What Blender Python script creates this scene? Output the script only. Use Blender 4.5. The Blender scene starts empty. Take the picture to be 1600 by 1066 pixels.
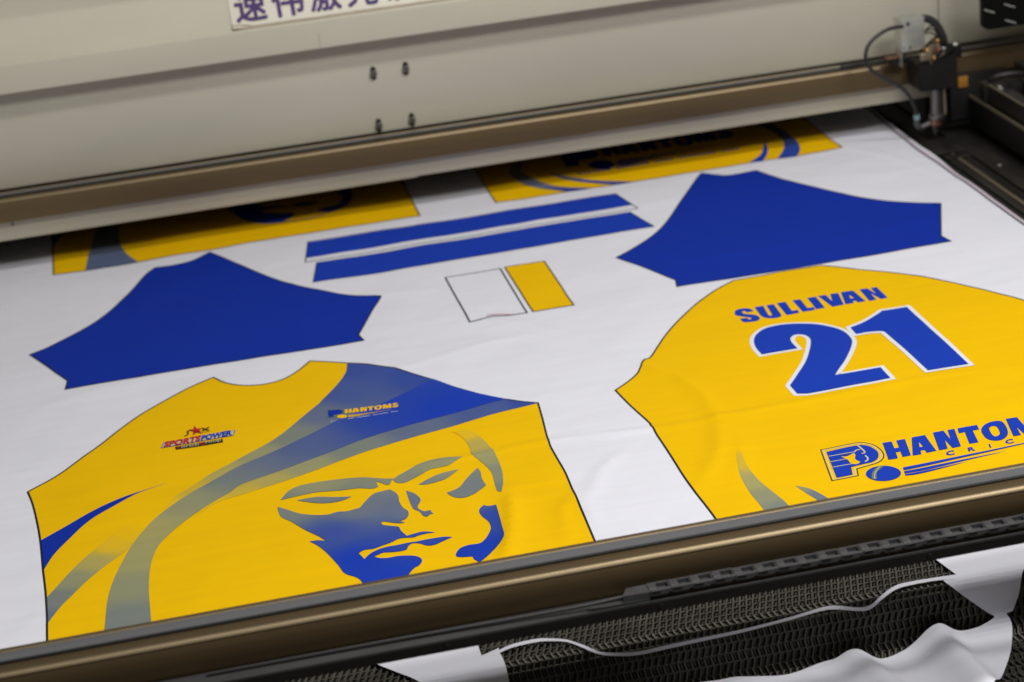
import bpy, bmesh, math, random
import numpy as np
from mathutils import Vector, Matrix
from mathutils.geometry import tessellate_polygon
random.seed(7)
scene = bpy.context.scene
COL = scene.collection

# ------------------------------------------------------------------ camera, world, lamps, exposure
# metres; the fabric lies on z = 0, x runs along the gantries, y away from the camera
cam_d = bpy.data.cameras.new('camera'); cam = bpy.data.objects.new('camera', cam_d); COL.objects.link(cam)
cam_d.sensor_width = 36.0; cam_d.lens = 73.8286
cam_d.clip_start = 0.05; cam_d.clip_end = 60
rot = Matrix([[0.97655225, 0.1633566, -0.14021524], [-0.18988319, 0.34669722, -0.91855616], [-0.10143998, 0.9236426, 0.36958662]])
cam.matrix_world = Matrix.Translation((0, 0, 1.0)) @ rot.to_4x4()
cam_d.dof.use_dof = True; cam_d.dof.focus_distance = 2.22; cam_d.dof.aperture_fstop = 6.0
scene.camera = cam
world = bpy.data.worlds.new('World'); scene.world = world; world.use_nodes = True
bg = world.node_tree.nodes['Background']; bg.inputs['Color'].default_value = (1.0, .94, .84, 1); bg.inputs['Strength'].default_value = 0.10

def ceiling_lamp(name, loc, aim, sx, sy, power, color):
    d = bpy.data.lights.new(name, 'AREA'); d.shape = 'RECTANGLE'; d.size = sx; d.size_y = sy; d.energy = power; d.color = color
    o = bpy.data.objects.new(name, d); COL.objects.link(o); o.location = loc
    o.rotation_euler = (Vector(aim) - Vector(loc)).to_track_quat('-Z', 'Y').to_euler()
    return o
ceiling_lamp('ceiling_tube_lamp', (1.55, .45, 2.45), (1.0, 1.1, 0), 1.2, .22, 44, (1.0, .985, .965))
ceiling_lamp('ceiling_tube_lamp', (1.15, 1.78, 2.35), (1.0, 1.0, 0), 1.2, .22, 39, (1.0, .985, .965))
ceiling_lamp('ceiling_tube_lamp', (-.30, .60, 2.6), (.2, 2.2, 0), 1.2, .22, 8, (1.0, .985, .96))
scene.view_settings.view_transform = 'Standard'; scene.view_settings.look = 'None'
scene.view_settings.exposure = 0.0; scene.view_settings.gamma = 1.0; scene.view_settings.use_curve_mapping = False
scene.cycles.use_denoising = True
scene.cycles.max_bounces = 6

# ------------------------------------------------------------------ materials
def srgb(r, g, b):
    f = lambda c: c / 12.92 if c <= .04045 else ((c + .055) / 1.055) ** 2.4
    return tuple(f(v / 255) for v in (r, g, b))
MATS = {}
def material(name, color, rough=.5, metal=0.0, noise=None, bump=None, attr=False, sheen=0.0, coat=0.0, spec=.5, streak=None, transl=0):
    m = bpy.data.materials.new(name); m.use_nodes = True; nt = m.node_tree; N = nt.nodes; L = nt.links
    b = N['Principled BSDF']
    b.inputs['Base Color'].default_value = (*color, 1); b.inputs['Roughness'].default_value = rough; b.inputs['Metallic'].default_value = metal
    b.inputs['Specular IOR Level'].default_value = spec
    b.inputs['Sheen Weight'].default_value = sheen; b.inputs['Coat Weight'].default_value = coat
    tc = N.new('ShaderNodeTexCoord')
    src = None
    if attr:
        a = N.new('ShaderNodeAttribute'); a.attribute_name = 'print_colour'; src = a.outputs['Color']; L.new(src, b.inputs['Base Color'])
    if noise:                       # (scale, amount, stretch)
        sc, amt, st = noise
        mp = N.new('ShaderNodeMapping'); mp.inputs['Scale'].default_value = st; L.new(tc.outputs['Object'], mp.inputs['Vector'])
        n = N.new('ShaderNodeTexNoise'); n.inputs['Scale'].default_value = sc; n.inputs['Detail'].default_value = 6; n.inputs['Roughness'].default_value = .6
        L.new(mp.outputs['Vector'], n.inputs['Vector'])
        mr = N.new('ShaderNodeMapRange'); mr.inputs['From Min'].default_value = .3; mr.inputs['From Max'].default_value = .7
        mr.inputs['To Min'].default_value = 1 - amt; mr.inputs['To Max'].default_value = 1 + amt; L.new(n.outputs['Fac'], mr.inputs['Value'])
        mx = N.new('ShaderNodeVectorMath'); mx.operation = 'SCALE'; L.new(mr.outputs['Result'], mx.inputs['Scale'])
        if src: L.new(src, mx.inputs[0])
        else: mx.inputs[0].default_value = color
        L.new(mx.outputs['Vector'], b.inputs['Base Color'])
        mr2 = N.new('ShaderNodeMapRange'); mr2.inputs['To Min'].default_value = rough * .8; mr2.inputs['To Max'].default_value = min(1, rough * 1.2)
        L.new(n.outputs['Fac'], mr2.inputs['Value']); L.new(mr2.outputs['Result'], b.inputs['Roughness'])
    if bump:                        # list of (scale, strength, distance, stretch)
        prev = None
        for sc, strg, dist, st in bump:
            mp = N.new('ShaderNodeMapping'); mp.inputs['Scale'].default_value = st; L.new(tc.outputs['Object'], mp.inputs['Vector'])
            n = N.new('ShaderNodeTexNoise'); n.inputs['Scale'].default_value = sc; n.inputs['Detail'].default_value = 3; L.new(mp.outputs['Vector'], n.inputs['Vector'])
            bp = N.new('ShaderNodeBump'); bp.inputs['Strength'].default_value = strg; bp.inputs['Distance'].default_value = dist
            L.new(n.outputs['Fac'], bp.inputs['Height'])
            if prev: L.new(prev.outputs['Normal'], bp.inputs['Normal'])
            prev = bp
        L.new(prev.outputs['Normal'], b.inputs['Normal'])
    MATS[name] = m
    return m
WEAVE = [(900, .25, .0004, (1, 1, 1)), (30, .22, .0020, (.5, 1.3, 1)), (8, .55, .006, (1, 1, 1))]
FN = (48, .024, (.14, 1.4, 1))
material('fabric_white', (.775, .78, .855), .82, noise=FN, bump=WEAVE, sheen=.15, spec=.25)
YEL = (.86, .510, .0); BLU = (.010, .046, .43)
material('ink_yellow', YEL, .8, noise=FN, bump=WEAVE, sheen=.0, spec=.10)
material('ink_blue', BLU, .8, noise=FN, bump=WEAVE, sheen=.0, spec=.10)
material('ink_sleeve_blue', (.005, .030, .35), .8, noise=FN, bump=WEAVE, sheen=.0, spec=.10)
material('ink_gradient', YEL, .8, noise=FN, bump=WEAVE, attr=True, sheen=.0, spec=.10)
material('ink_line', (.022, .024, .03), .8, spec=.2)
material('ink_brown_line', (.10, .055, .012), .8, spec=.2)
material('ink_white', (.76, .77, .80), .8, bump=WEAVE, spec=.2)
material('ink_pale', (.55, .50, .30), .8, spec=.2)
material('ink_straw', (.72, .56, .16), .8, spec=.2)
material('ink_red', (.50, .012, .02), .8, spec=.2)
material('ink_black', (.02, .016, .014), .8, spec=.2)
material('ink_olive', (.16, .20, .10), .8, spec=.2)
material('ink_pink', (.72, .40, .46), .85, spec=.2)
material('ink_lilac', (.60, .50, .58), .85, spec=.2)
material('ink_purple', (.058, .022, .16), .6)
material('bronze', (.185, .130, .068), .56, .9, noise=(9, .10, (.05, 6, 6)), bump=[(60, .06, .0006, (.04, 8, 8))])
material('bronze_edge', (.26, .20, .12), .48, .8, noise=(9, .08, (.05, 6, 6)))
material('grey_strip', (.20, .20, .215), .42, .5, noise=(14, .10, (.05, 6, 6)))
material('groove_black', (.008, .008, .008), .6)
material('beam_paint', (.50, .465, .355), .45, noise=(3, .05, (1, 1, 1)))
material('cream_paint', (.60, .575, .465), .40, noise=(2.2, .08, (.6, 1, 2.2)), bump=[(380, .05, .0004, (1, 1, 1)), (3, .10, .006, (1, 1, 1))])
material('sticker_white', (.76, .73, .62), .38, noise=(8, .03, (1, 1, 1)))
material('sticker_edge', (.36, .28, .19), .6, noise=(40, .25, (1, 1, 1)))
material('black_metal', (.011, .010, .010), .5, .2, noise=(20, .25, (1, 1, 1)))
material('dark_plate', (.028, .025, .022), .38, .4, noise=(16, .45, (3, .5, 1)), bump=[(70, .12, .001, (3, .3, 1))])
material('tray_grey', (.085, .085, .085), .45, .5, noise=(22, .2, (.3, 3, 3)))
material('chain_plastic', (.058, .058, .062), .42, noise=(60, .2, (1, 1, 1)))
material('mesh_wire', (.10, .094, .075), .62, .5, noise=(40, .3, (1, 1, 1)))
material('under_black', (.006, .006, .006), .8)
material('aluminium', (.55, .55, .52), .32, .95, noise=(30, .12, (1, 1, 8)))
material('zinc', (.66, .67, .62), .38, .75, noise=(18, .12, (1, 1, 3)))
material('tan_aluminium', (.42, .36, .25), .42, .8, noise=(30, .15, (4, .2, 4)))
material('brass', (.48, .30, .13), .38, .85, noise=(80, .2, (1, 1, 1)))
material('copper', (.36, .17, .12), .38, .85, noise=(80, .2, (1, 1, 1)))
material('hose_black', (.022, .022, .023), .45)
material('fitting_blue', (.22, .32, .36), .4)
material('orange_tab', (.36, .16, .02), .5)
material('strip_white', (.75, .74, .70), .5)
material('gloss_black', (.004, .004, .004), .5, spec=.15)
material('bolt_steel', (.22, .21, .20), .35, .85)

# ------------------------------------------------------------------ helpers: objects
def place(o, parent):
    COL.objects.link(o)
    if parent is not None:
        o.parent = parent
        b = Vector(parent.get('base', (0, 0, 0)))
        o.location = -b
        o['base'] = (0, 0, 0)
def clean(o):
    if 'base' in o: del o['base']
def thing(name, base, label, cat, group=None, kind=None):
    e = bpy.data.objects.new(name, None); e.empty_display_size = .05; COL.objects.link(e)
    e.location = base; e['base'] = tuple(base); e['label'] = label
    if cat: e['category'] = cat
    if group: e['group'] = group
    if kind: e['kind'] = kind
    return e
def to_obj(name, bm, mat, parent=None, smooth=True, label=None, angle=35):
    me = bpy.data.meshes.new(name)
    bmesh.ops.recalc_face_normals(bm, faces=bm.faces[:])
    bm.to_mesh(me); bm.free()
    if smooth:
        me.polygons.foreach_set('use_smooth', [True] * len(me.polygons))
        if angle: me.set_sharp_from_angle(angle=math.radians(angle))
    me.materials.append(MATS[mat])
    o = bpy.data.objects.new(name, me); place(o, parent)
    if label: o['label'] = label
    return o
def box(bm, x0, x1, y0, y1, z0, z1, bev=0.0, seg=2):
    r = bmesh.ops.create_cube(bm, size=1.0)
    vs = r['verts']
    for v in vs:
        v.co = Vector(((x0 + x1) / 2 + v.co.x * (x1 - x0), (y0 + y1) / 2 + v.co.y * (y1 - y0), (z0 + z1) / 2 + v.co.z * (z1 - z0)))
    if bev:
        es = list({e for v in vs for e in v.link_edges})
        bmesh.ops.bevel(bm, geom=es, offset=bev, segments=seg, profile=.5, affect='EDGES', clamp_overlap=True)
def extrude_profile(bm, prof, x0, x1, close=True):
    """prof: list of (y,z) -> a bar along x with end caps"""
    a = [bm.verts.new((x0, y, z)) for y, z in prof]; b = [bm.verts.new((x1, y, z)) for y, z in prof]
    n = len(prof)
    for i in range(n if close else n - 1):
        j = (i + 1) % n
        bm.faces.new((a[i], a[j], b[j], b[i]))
    if close:
        bm.faces.new(a[::-1]); bm.faces.new(b)
def prism(bm, pts, axis, lo, hi):
    """closed 2-D outline pushed along an axis; pts are the two other coordinates in x,y,z order"""
    def mk(p, t):
        return {'x': (t, p[0], p[1]), 'y': (p[0], t, p[1]), 'z': (p[0], p[1], t)}[axis]
    a = [bm.verts.new(mk(p, lo)) for p in pts]; b = [bm.verts.new(mk(p, hi)) for p in pts]
    n = len(pts)
    for i in range(n):
        j = (i + 1) % n
        bm.faces.new((a[i], a[j], b[j], b[i]))
    bm.faces.new(a[::-1]); bm.faces.new(b)
def tube(bm, pts, r, n=10, caps=True):
    pts = [Vector(p) for p in pts]
    rr = r if isinstance(r, (list, tuple)) else [r] * len(pts)
    rings = []; up = None
    for i, p in enumerate(pts):
        t = (pts[min(i + 1, len(pts) - 1)] - pts[max(i - 1, 0)]).normalized()
        if up is None:
            up = t.orthogonal().normalized()
        else:
            up = (up - t * up.dot(t)).normalized()
        s = t.cross(up)
        rings.append([bm.verts.new(p + (up * math.cos(2 * math.pi * k / n) + s * math.sin(2 * math.pi * k / n)) * rr[i]) for k in range(n)])
    for a, b in zip(rings, rings[1:]):
        for k in range(n):
            bm.faces.new((a[k], a[(k + 1) % n], b[(k + 1) % n], b[k]))
    if caps:
        bm.faces.new(rings[0][::-1]); bm.faces.new(rings[-1])
def lathe_z(bm, cx, cy, prof, n=20):
    tube_r = [(r, z) for r, z in prof]
    rings = [[bm.verts.new((cx + r * math.cos(2 * math.pi * k / n), cy + r * math.sin(2 * math.pi * k / n), z)) for k in range(n)] for r, z in tube_r]
    for a, b in zip(rings, rings[1:]):
        for k in range(n):
            bm.faces.new((a[k], a[(k + 1) % n], b[(k + 1) % n], b[k]))
    bm.faces.new(rings[0][::-1]); bm.faces.new(rings[-1])
def catmull(P, per=8, closed=False):
    P = [Vector(p) for p in P]; out = []; n = len(P)
    for i in range(n if closed else n - 1):
        g = (lambda k: P[k % n]) if closed else (lambda k: P[max(0, min(n - 1, k))])
        p0, p1, p2, p3 = g(i - 1), g(i), g(i + 1), g(i + 2)
        for k in range(per):
            t = k / per
            out.append(.5 * ((2 * p1) + (p2 - p0) * t + (2 * p0 - 5 * p1 + 4 * p2 - p3) * t * t + (3 * p1 - p0 - 3 * p2 + p3) * t ** 3))
    if not closed: out.append(P[-1])
    return out

# ------------------------------------------------------------------ helpers: fabric sheet and the flat print on it
GR = 6.0                                               # mm, grid of the cloth surface
GX0, GY0, GNX, GNY = -798.0, 1602.0, 338, 358
def vnoise(X, Y, wl, seed):
    rng = np.random.RandomState(seed); G = rng.rand(64, 64) * 2 - 1
    u = X / wl; v = Y / wl; i = np.floor(u).astype(int); j = np.floor(v).astype(int); fu = u - i; fv = v - j
    fu = fu * fu * (3 - 2 * fu); fv = fv * fv * (3 - 2 * fv)
    g = lambda a, b: G[a % 64, b % 64]
    return (g(i, j) * (1 - fu) + g(i + 1, j) * fu) * (1 - fv) + (g(i, j + 1) * (1 - fu) + g(i + 1, j + 1) * fu) * fv
CREASES = [  # polyline, height mm, half width mm
    ([(347.5,2581.3),(391.1,2545.4),(438.8,2486.0),(487.0,2402.1),(517.2,2325.2),(530.2,2282.5)], 1.5, 11),
    ([(511.4,2334.5),(542.0,2281.4),(557.2,2207.9),(553.2,2134.7),(534.2,2059.2),(502.5,2002.6),(481.1,1977.8)], 2.7, 16),
    ([(166.5,2150.6),(240.8,2154.8),(353.2,2157.9),(426.0,2146.8),(492.0,2138.7),(545.1,2138.2),(646.6,2143.8),(772.4,2147.2),(899.7,2149.0)], 1.6, 10),
    ([(291.7,2049.1),(286.7,2001.4),(274.0,1943.2),(254.3,1876.3)], 4.5, 15),
    ([(363.3,2019.0),(337.0,1980.5),(324.5,1907.4)], 2.0, 14),
    ([(442.7,2107.9),(397.0,2056.0),(362.9,1986.0),(362.1,1922.7)], 1.8, 12),
    ([(275.9,2064.2),(316.7,2052.1),(351.3,2046.0)], 1.4, 10),
    ([(609.9,2722.3),(685.9,2660.7),(825.2,2661.7),(1005.7,2666.4)], 1.2, 12),
    ([(84.2,2728.5),(155.6,2731.0),(245.3,2730.3),(333.9,2719.4)], 1.0, 11),
    ([(174.4,2449.5),(240.4,2452.8),(345.5,2484.7),(431.6,2491.8)], .9, 12),
    ([(570.4,2146.4),(558.9,2057.6),(520.2,1953.1)], 1.6, 18),
    ([(-226.5,2521.2),(-112.7,2558.0),(19.5,2554.6)], .8, 16),
    ([(922.3,3187.5),(1002.3,3101.2),(1079.1,2962.1),(1117.1,2799.4)], 1.0, 14)]
gx = GX0 + GR * np.arange(GNX); gy = GY0 + GR * np.arange(GNY)
XX, YY = np.meshgrid(gx, gy, indexing='ij')
HH = 1.3 * vnoise(XX, YY, 130, 1) + .9 * vnoise(XX + .4 * YY, YY, 62, 2) + .35 * vnoise(XX - .5 * YY, YY, 33, 3)
for pl, amp, wd in CREASES:
    D = np.full(XX.shape, 1e9); TT = np.zeros(XX.shape); n = len(pl) - 1
    for k in range(n):
        ax, ay = pl[k][:2]; bx, by = pl[k + 1][:2]; l2 = (bx - ax) ** 2 + (by - ay) ** 2
        t = np.clip(((XX - ax) * (bx - ax) + (YY - ay) * (by - ay)) / l2, 0, 1)
        d = np.hypot(XX - ax - t * (bx - ax), YY - ay - t * (by - ay))
        TT = np.where(d < D, (k + t) / n, TT); D = np.minimum(D, d)
    HH += 1.25 * amp * (.6 * np.exp(-(D / wd) ** 2) + .55 * np.exp(-(D / (wd * .5)) ** 2)) * np.minimum(1, 4 * np.minimum(TT, 1 - TT) + .15)
HH -= HH.min()
def height(x, y):
    u = (x - GX0) / GR; v = (y - GY0) / GR
    i = max(0, min(GNX - 2, int(math.floor(u)))); j = max(0, min(GNY - 2, int(math.floor(v))))
    u -= i; v -= j
    h00, h10, h01, h11 = HH[i, j], HH[i + 1, j], HH[i, j + 1], HH[i + 1, j + 1]
    if u + v <= 1: return h00 + u * (h10 - h00) + v * (h01 - h00)
    return h11 + (1 - u) * (h01 - h11) + (1 - v) * (h10 - h11)
def smooth_loop(pts, per=6, closed=True):
    """points flagged with a third value are corners; the rest is a smooth curve"""
    n = len(pts); P = [Vector((p[0], p[1])) for p in pts]; C = [len(p) > 2 for p in pts]
    out = []
    for i in range(n if closed else n - 1):
        j = (i + 1) % n
        p1, p2 = P[i], P[j]
        if C[i] and C[j]:
            out.append(p1); continue
        p0 = p1 * 2 - p2 if (C[i] or (not closed and i == 0)) else P[i - 1]
        p3 = p2 * 2 - p1 if (C[j] or (not closed and j == n - 1)) else P[(j + 1) % n]
        m = max(2, min(per, int((p2 - p1).length / 3) + 1))
        for k in range(m):
            t = k / m
            out.append(.5 * ((2 * p1) + (p2 - p0) * t + (2 * p0 - 5 * p1 + 4 * p2 - p3) * t * t + (3 * p1 - p0 - 3 * p2 + p3) * t ** 3))
    if not closed: out.append(P[-1])
    return out
def split(poly, nx, ny, c):
    """cut a convex polygon by the line nx*x + ny*y = c; returns the part below and the part above"""
    d = [nx * p[0] + ny * p[1] - c for p in poly]; lo = []; hi = []; n = len(poly)
    for i in range(n):
        p, q, a, b = poly[i], poly[(i + 1) % n], d[i], d[(i + 1) % n]
        if a <= 1e-7: lo.append(p)
        if a >= -1e-7: hi.append(p)
        if (a < -1e-7 and b > 1e-7) or (a > 1e-7 and b < -1e-7):
            t = a / (a - b); m = (p[0] + (q[0] - p[0]) * t, p[1] + (q[1] - p[1]) * t); lo.append(m); hi.append(m)
    return (lo if len(lo) > 2 and min(d) < -1e-7 else None), (hi if len(hi) > 2 and max(d) > 1e-7 else None)
def slices(poly, nx, ny, g):
    v = [nx * p[0] + ny * p[1] for p in poly]; k = math.floor(min(v) / g + 1e-6) + 1; top = max(v); out = []
    while poly is not None and k * g < top - 1e-6:
        lo, poly = split(poly, nx, ny, k * g); k += 1
        if lo: out.append(lo)
    if poly: out.append(poly)
    return out
def grid_cut(bm, g=GR, diag=True):
    """cut every face along the grid of the cloth, so that the print follows its folds exactly"""
    polys = [[(v.co.x, v.co.y) for v in f.verts] for f in bm.faces]
    bm.clear(); seen = {}
    def vert(p):
        key = (round(p[0] * 500), round(p[1] * 500))
        if key not in seen: seen[key] = bm.verts.new((p[0], p[1], 0))
        return seen[key]
    for P in polys:
        for a in slices(P, 1, 0, g):
            for b in slices(a, 0, 1, g):
                for c in (slices(b, 1, 1, g) if diag else (b,)):
                    vs = []
                    for p in c:
                        v = vert(p)
                        if v not in vs: vs.append(v)
                    if len(vs) > 2:
                        try: bm.faces.new(vs)
                        except ValueError: pass
LAYER = .00028
def on_fabric(v, layer):
    return Vector((v.x / 1000, v.y / 1000, height(v.x, v.y) / 1000 + layer * LAYER))
def finish_print(name, bm, layer, mat, parent, colfn=None, label=None):
    cols = None
    bm.verts.ensure_lookup_table()
    if colfn: cols = [colfn(v.co.x, v.co.y) for v in bm.verts]
    for v in bm.verts: v.co = on_fabric(v.co, layer)
    for f in bm.faces:
        f.normal_update()
        if f.normal.z < 0: f.normal_flip()
    me = bpy.data.meshes.new(name); bm.to_mesh(me); bm.free()
    me.polygons.foreach_set('use_smooth', [True] * len(me.polygons))
    if cols:
        at = me.color_attributes.new('print_colour', 'FLOAT_COLOR', 'POINT')
        at.data.foreach_set('color', [c for q in cols for c in (*q, 1.0)])
    me.materials.append(MATS[mat])
    o = bpy.data.objects.new(name, me); place(o, parent)
    if label: o['label'] = label
    return o
def print_area(name, loops, layer, mat, parent, colfn=None, label=None, per=6):
    """one printed area; loops[0] is the outline, further loops are holes (mm on the fabric)"""
    if not isinstance(loops[0], list): loops = [loops]
    L = [smooth_loop(l, per) for l in loops]
    flat = [p for l in L for p in l]
    bm = bmesh.new(); vs = [bm.verts.new((p.x, p.y, 0)) for p in flat]
    for t in tessellate_polygon([[Vector((p.x, p.y, 0)) for p in l] for l in L]):
        try: bm.faces.new([vs[i] for i in t])
        except ValueError: pass
    bmesh.ops.delete(bm, geom=[v for v in bm.verts if not v.link_faces], context='VERTS')
    w = max(p.x for p in flat) - min(p.x for p in flat); h = max(p.y for p in flat) - min(p.y for p in flat)
    if max(w, h) > 8: grid_cut(bm)
    return finish_print(name, bm, layer, mat, parent, colfn, label)
def ring(name, loop, d_in, d_out, layer, mat, parent, per=6, closed=True):
    """a line of even width along an outline (mitred): from d_in to d_out mm left/right of it"""
    P = smooth_loop(loop, per, closed); Q = [P[0]]
    for p in P[1:]:
        if (p - Q[-1]).length > .05: Q.append(p)
    if closed and (Q[0] - Q[-1]).length < .05: Q.pop()
    n = len(Q)
    if closed and sum(Q[i].x * Q[(i + 1) % n].y - Q[(i + 1) % n].x * Q[i].y for i in range(n)) < 0: Q.reverse()
    bm = bmesh.new(); A = []; B = []
    for i in range(n):
        a = (Q[i] - Q[i - 1]) if (closed or i > 0) else (Q[1] - Q[0])
        b = (Q[(i + 1) % n] - Q[i]) if (closed or i < n - 1) else a
        a = a.normalized(); b = b.normalized()
        na = Vector((a.y, -a.x)); nb = Vector((b.y, -b.x)); m = na + nb
        if m.length < .3: m = na
        m = m.normalized(); k = 1 / max(.45, m.dot(na))
        A.append(bm.verts.new((*(Q[i] + m * (d_out * k)), 0))); B.append(bm.verts.new((*(Q[i] + m * (d_in * k)), 0)))
    for i in range(n if closed else n - 1):
        j = (i + 1) % n
        bm.faces.new((A[i], B[i], B[j], A[j]))
    grid_cut(bm)
    return finish_print(name, bm, layer, mat, parent)
def line(name, pts, w, layer, mat, parent): return ring(name, pts, -w / 2, w / 2, layer, mat, parent, closed=False)
# ---- lettering from the built-in typeface, laid on a parallelogram
def text_tris(txt, bold):
    c = bpy.data.curves.new('lettering', 'FONT'); c.body = txt; c.offset = bold; c.resolution_u = 3; c.fill_mode = 'FRONT'
    o = bpy.data.objects.new('lettering', c); COL.objects.link(o)
    dg = bpy.context.evaluated_depsgraph_get(); me = bpy.data.meshes.new_from_object(o.evaluated_get(dg))
    V = [(v.co.x, v.co.y) for v in me.vertices]; Fs = [tuple(p.vertices) for p in me.polygons]
    bpy.data.objects.remove(o); bpy.data.curves.remove(c); bpy.data.meshes.remove(me)
    return V, Fs
def print_text(name, txt, quad, layer, mat, parent, bold=.035):
    """quad: bottom-left, bottom-right, top-left of the text box in mm"""
    V, Fs = text_tris(txt, bold)
    xs = [v[0] for v in V]; ys = [v[1] for v in V]; x0, x1, y0, y1 = min(xs), max(xs), min(ys), max(ys)
    O = Vector(quad[0][:2]); U = Vector(quad[1][:2]) - O; W = Vector(quad[2][:2]) - O
    bm = bmesh.new(); vs = []
    for v in V:
        p = O + U * ((v[0] - x0) / (x1 - x0)) + W * ((v[1] - y0) / (y1 - y0)); vs.append(bm.verts.new((p.x, p.y, 0)))
    for f in Fs:
        try: bm.faces.new([vs[i] for i in f])
        except ValueError: pass
    return finish_print(name, bm, layer, mat, parent)
# ---- colour of graded print: 0 yellow .. 1 blue
RAMP = [(0, YEL), (.18, (.58, .42, .045)), (.38, (.34, .325, .14)), (.55, (.20, .225, .195)), (.72, (.095, .130, .265)), (.87, (.032, .070, .34)), (1, BLU)]
def ramp(t):
    t = max(0, min(1, t))
    for (a, ca), (b, cb) in zip(RAMP, RAMP[1:]):
        if t <= b:
            k = (t - a) / (b - a); return tuple(x + (y - x) * k for x, y in zip(ca, cb))
    return RAMP[-1][1]
def graded(pts, vals, power=3):
    """print colour that runs smoothly between marked spots of the design"""
    def f(x, y):
        sw = s = 0
        for p, t in zip(pts, vals):
            w = 1 / (((x - p[0]) ** 2 + (y - p[1]) ** 2) ** (power / 2) + 1e-6); sw += w; s += w * t
        return ramp(s / sw)
    return f

# ------------------------------------------------------------------ machine bed (what everything lies on)
FOLD_Y, DROP = 1.690, .066
bed = thing('machine_bed', (.3, 2.6, -.05), 'dark metal bed of the cutting machine under the printed fabric', 'machine bed')
bm = bmesh.new(); box(bm, -1.2, 1.150, 1.70, 4.2, -.030, -.006); to_obj('bed_plate', bm, 'under_black', bed)
bm = bmesh.new(); box(bm, 1.153, 1.190, 1.70, 4.2, -.028, -.0042, .0012); to_obj('edge_plate', bm, 'dark_plate', bed)
bm = bmesh.new(); box(bm, 1.192, 1.60, 1.70, 4.2, -.030, -.0015, .0012); to_obj('edge_plate', bm, 'dark_plate', bed)
bm = bmesh.new(); box(bm, 1.166, 1.172, 2.30, 2.985, -.0040, -.0022, .0006); to_obj('edge_trim', bm, 'tan_aluminium', bed)
bm = bmesh.new(); box(bm, 1.135, 1.205, 2.955, 3.03, -.0040, .0015, .001); to_obj('corner_plate', bm, 'dark_plate', bed)
bm = bmesh.new(); box(bm, 1.150, 1.196, 2.930, 2.950, -.0038, -.0012, .0008); to_obj('corner_plate', bm, 'dark_plate', bed)
bm = bmesh.new(); box(bm, -1.2, 1.9, 4.2, 4.24, -.3, 1.4); to_obj('rear_wall', bm, 'dark_plate', bed)
bm = bmesh.new(); lathe_z(bm, 1.205, 2.86, [(.004, -.0015), (.0042, .001), (.003, .002)], 12); to_obj('screw', bm, 'aluminium', bed)

def profile(s, r_top=.010, r_low=.022, lift=0.0):
    """(y, z, normal) along the belt: flat on the bed, over its front edge, down, and out again; s in metres from the edge"""
    def core(s):
        if s < 0: return Vector((FOLD_Y - s, 0))
        if s < DROP: return Vector((FOLD_Y, -s))
        return Vector((FOLD_Y - (s - DROP), -DROP))
    def avg(s, r):
        n = 9; a = Vector((0, 0))
        for k in range(n): a += core(s + r * (2 * k / (n - 1) - 1))
        return a / n
    w_low = max(0, min(1, (s - DROP * .3) / (DROP * .4)))
    p = avg(s, r_top) * (1 - w_low) + avg(s, r_low) * w_low
    e = .003; q0 = avg(s - e, r_top + (r_low - r_top) * w_low); q1 = avg(s + e, r_top + (r_low - r_top) * w_low)
    t = (q1 - q0).normalized(); nrm = Vector((t.y, -t.x))
    if nrm.y < 0 and abs(nrm.y) > abs(nrm.x): nrm = -nrm
    if abs(nrm.x) >= abs(nrm.y) and nrm.x > 0: nrm = -nrm
    p = p + nrm * lift
    return p.x, p.y, nrm
# conveyor belt of woven wire at the front edge of the bed
bm = bmesh.new(); n = 60; prev = None
for k in range(n):
    y, z, _ = profile(-.14 + .60 * k / (n - 1), lift=-.007)
    cur = (bm.verts.new((-.60, y, z)), bm.verts.new((1.25, y, z)))
    if prev: bm.faces.new((prev[0], prev[1], cur[1], cur[0]))
    prev = cur
to_obj('belt_backing', bm, 'under_black', bed)
V = []; Fc = []
def wire(p, q, r):
    d = (q - p).normalized(); a = d.orthogonal().normalized(); b = d.cross(a); i = len(V)
    for c in (p, q):
        V.extend([c + a * r, c + b * r, c - a * r, c - b * r])
    Fc.extend([(i + k, i + (k + 1) % 4, i + 4 + (k + 1) % 4, i + 4 + k) for k in range(4)])
PITCH_X, PITCH_S = .0066, .0105
def belt(x, s, lift):
    y, z, nr = profile(s, lift=lift); return Vector((x, y, z))
s0 = -.125; row = 0
cache = {}
while s0 < .42:
    s1 = s0 + PITCH_S
    a_t = profile(s0, lift=-.0016); b_t = profile(s1, lift=-.0016); a_b = profile(s0, lift=-.0042); b_b = profile(s1, lift=-.0042); mid = profile(s0, lift=-.0030)
    wire(Vector((-.45, mid[0], mid[1])), Vector((1.15, mid[0], mid[1])), .0013)
    x = -.42 + (row % 2) * PITCH_X * .5; sl = -.62 * PITCH_X if s0 < -.012 else PITCH_X * .36 * (1 if row % 2 else -1)
    while x < 1.12:
        j = random.uniform(-.0004, .0004)
        wire(Vector((x + j, a_t[0], a_t[1])), Vector((x + sl + j, b_t[0], b_t[1])), .00125)
        wire(Vector((x + sl + j + PITCH_X * .5, b_b[0], b_b[1])), Vector((x + PITCH_X * .5 + j, a_b[0], a_b[1])), .0008)
        x += PITCH_X
    s0 = s1; row += 1
me = bpy.data.meshes.new('wire_belt'); me.from_pydata([tuple(v) for v in V], [], Fc); me.materials.append(MATS['mesh_wire'])
o = bpy.data.objects.new('wire_belt', me); place(o, bed); o['kind'] = 'stuff'; o['label'] = 'dark woven wire conveyor belt at the front edge'

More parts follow.
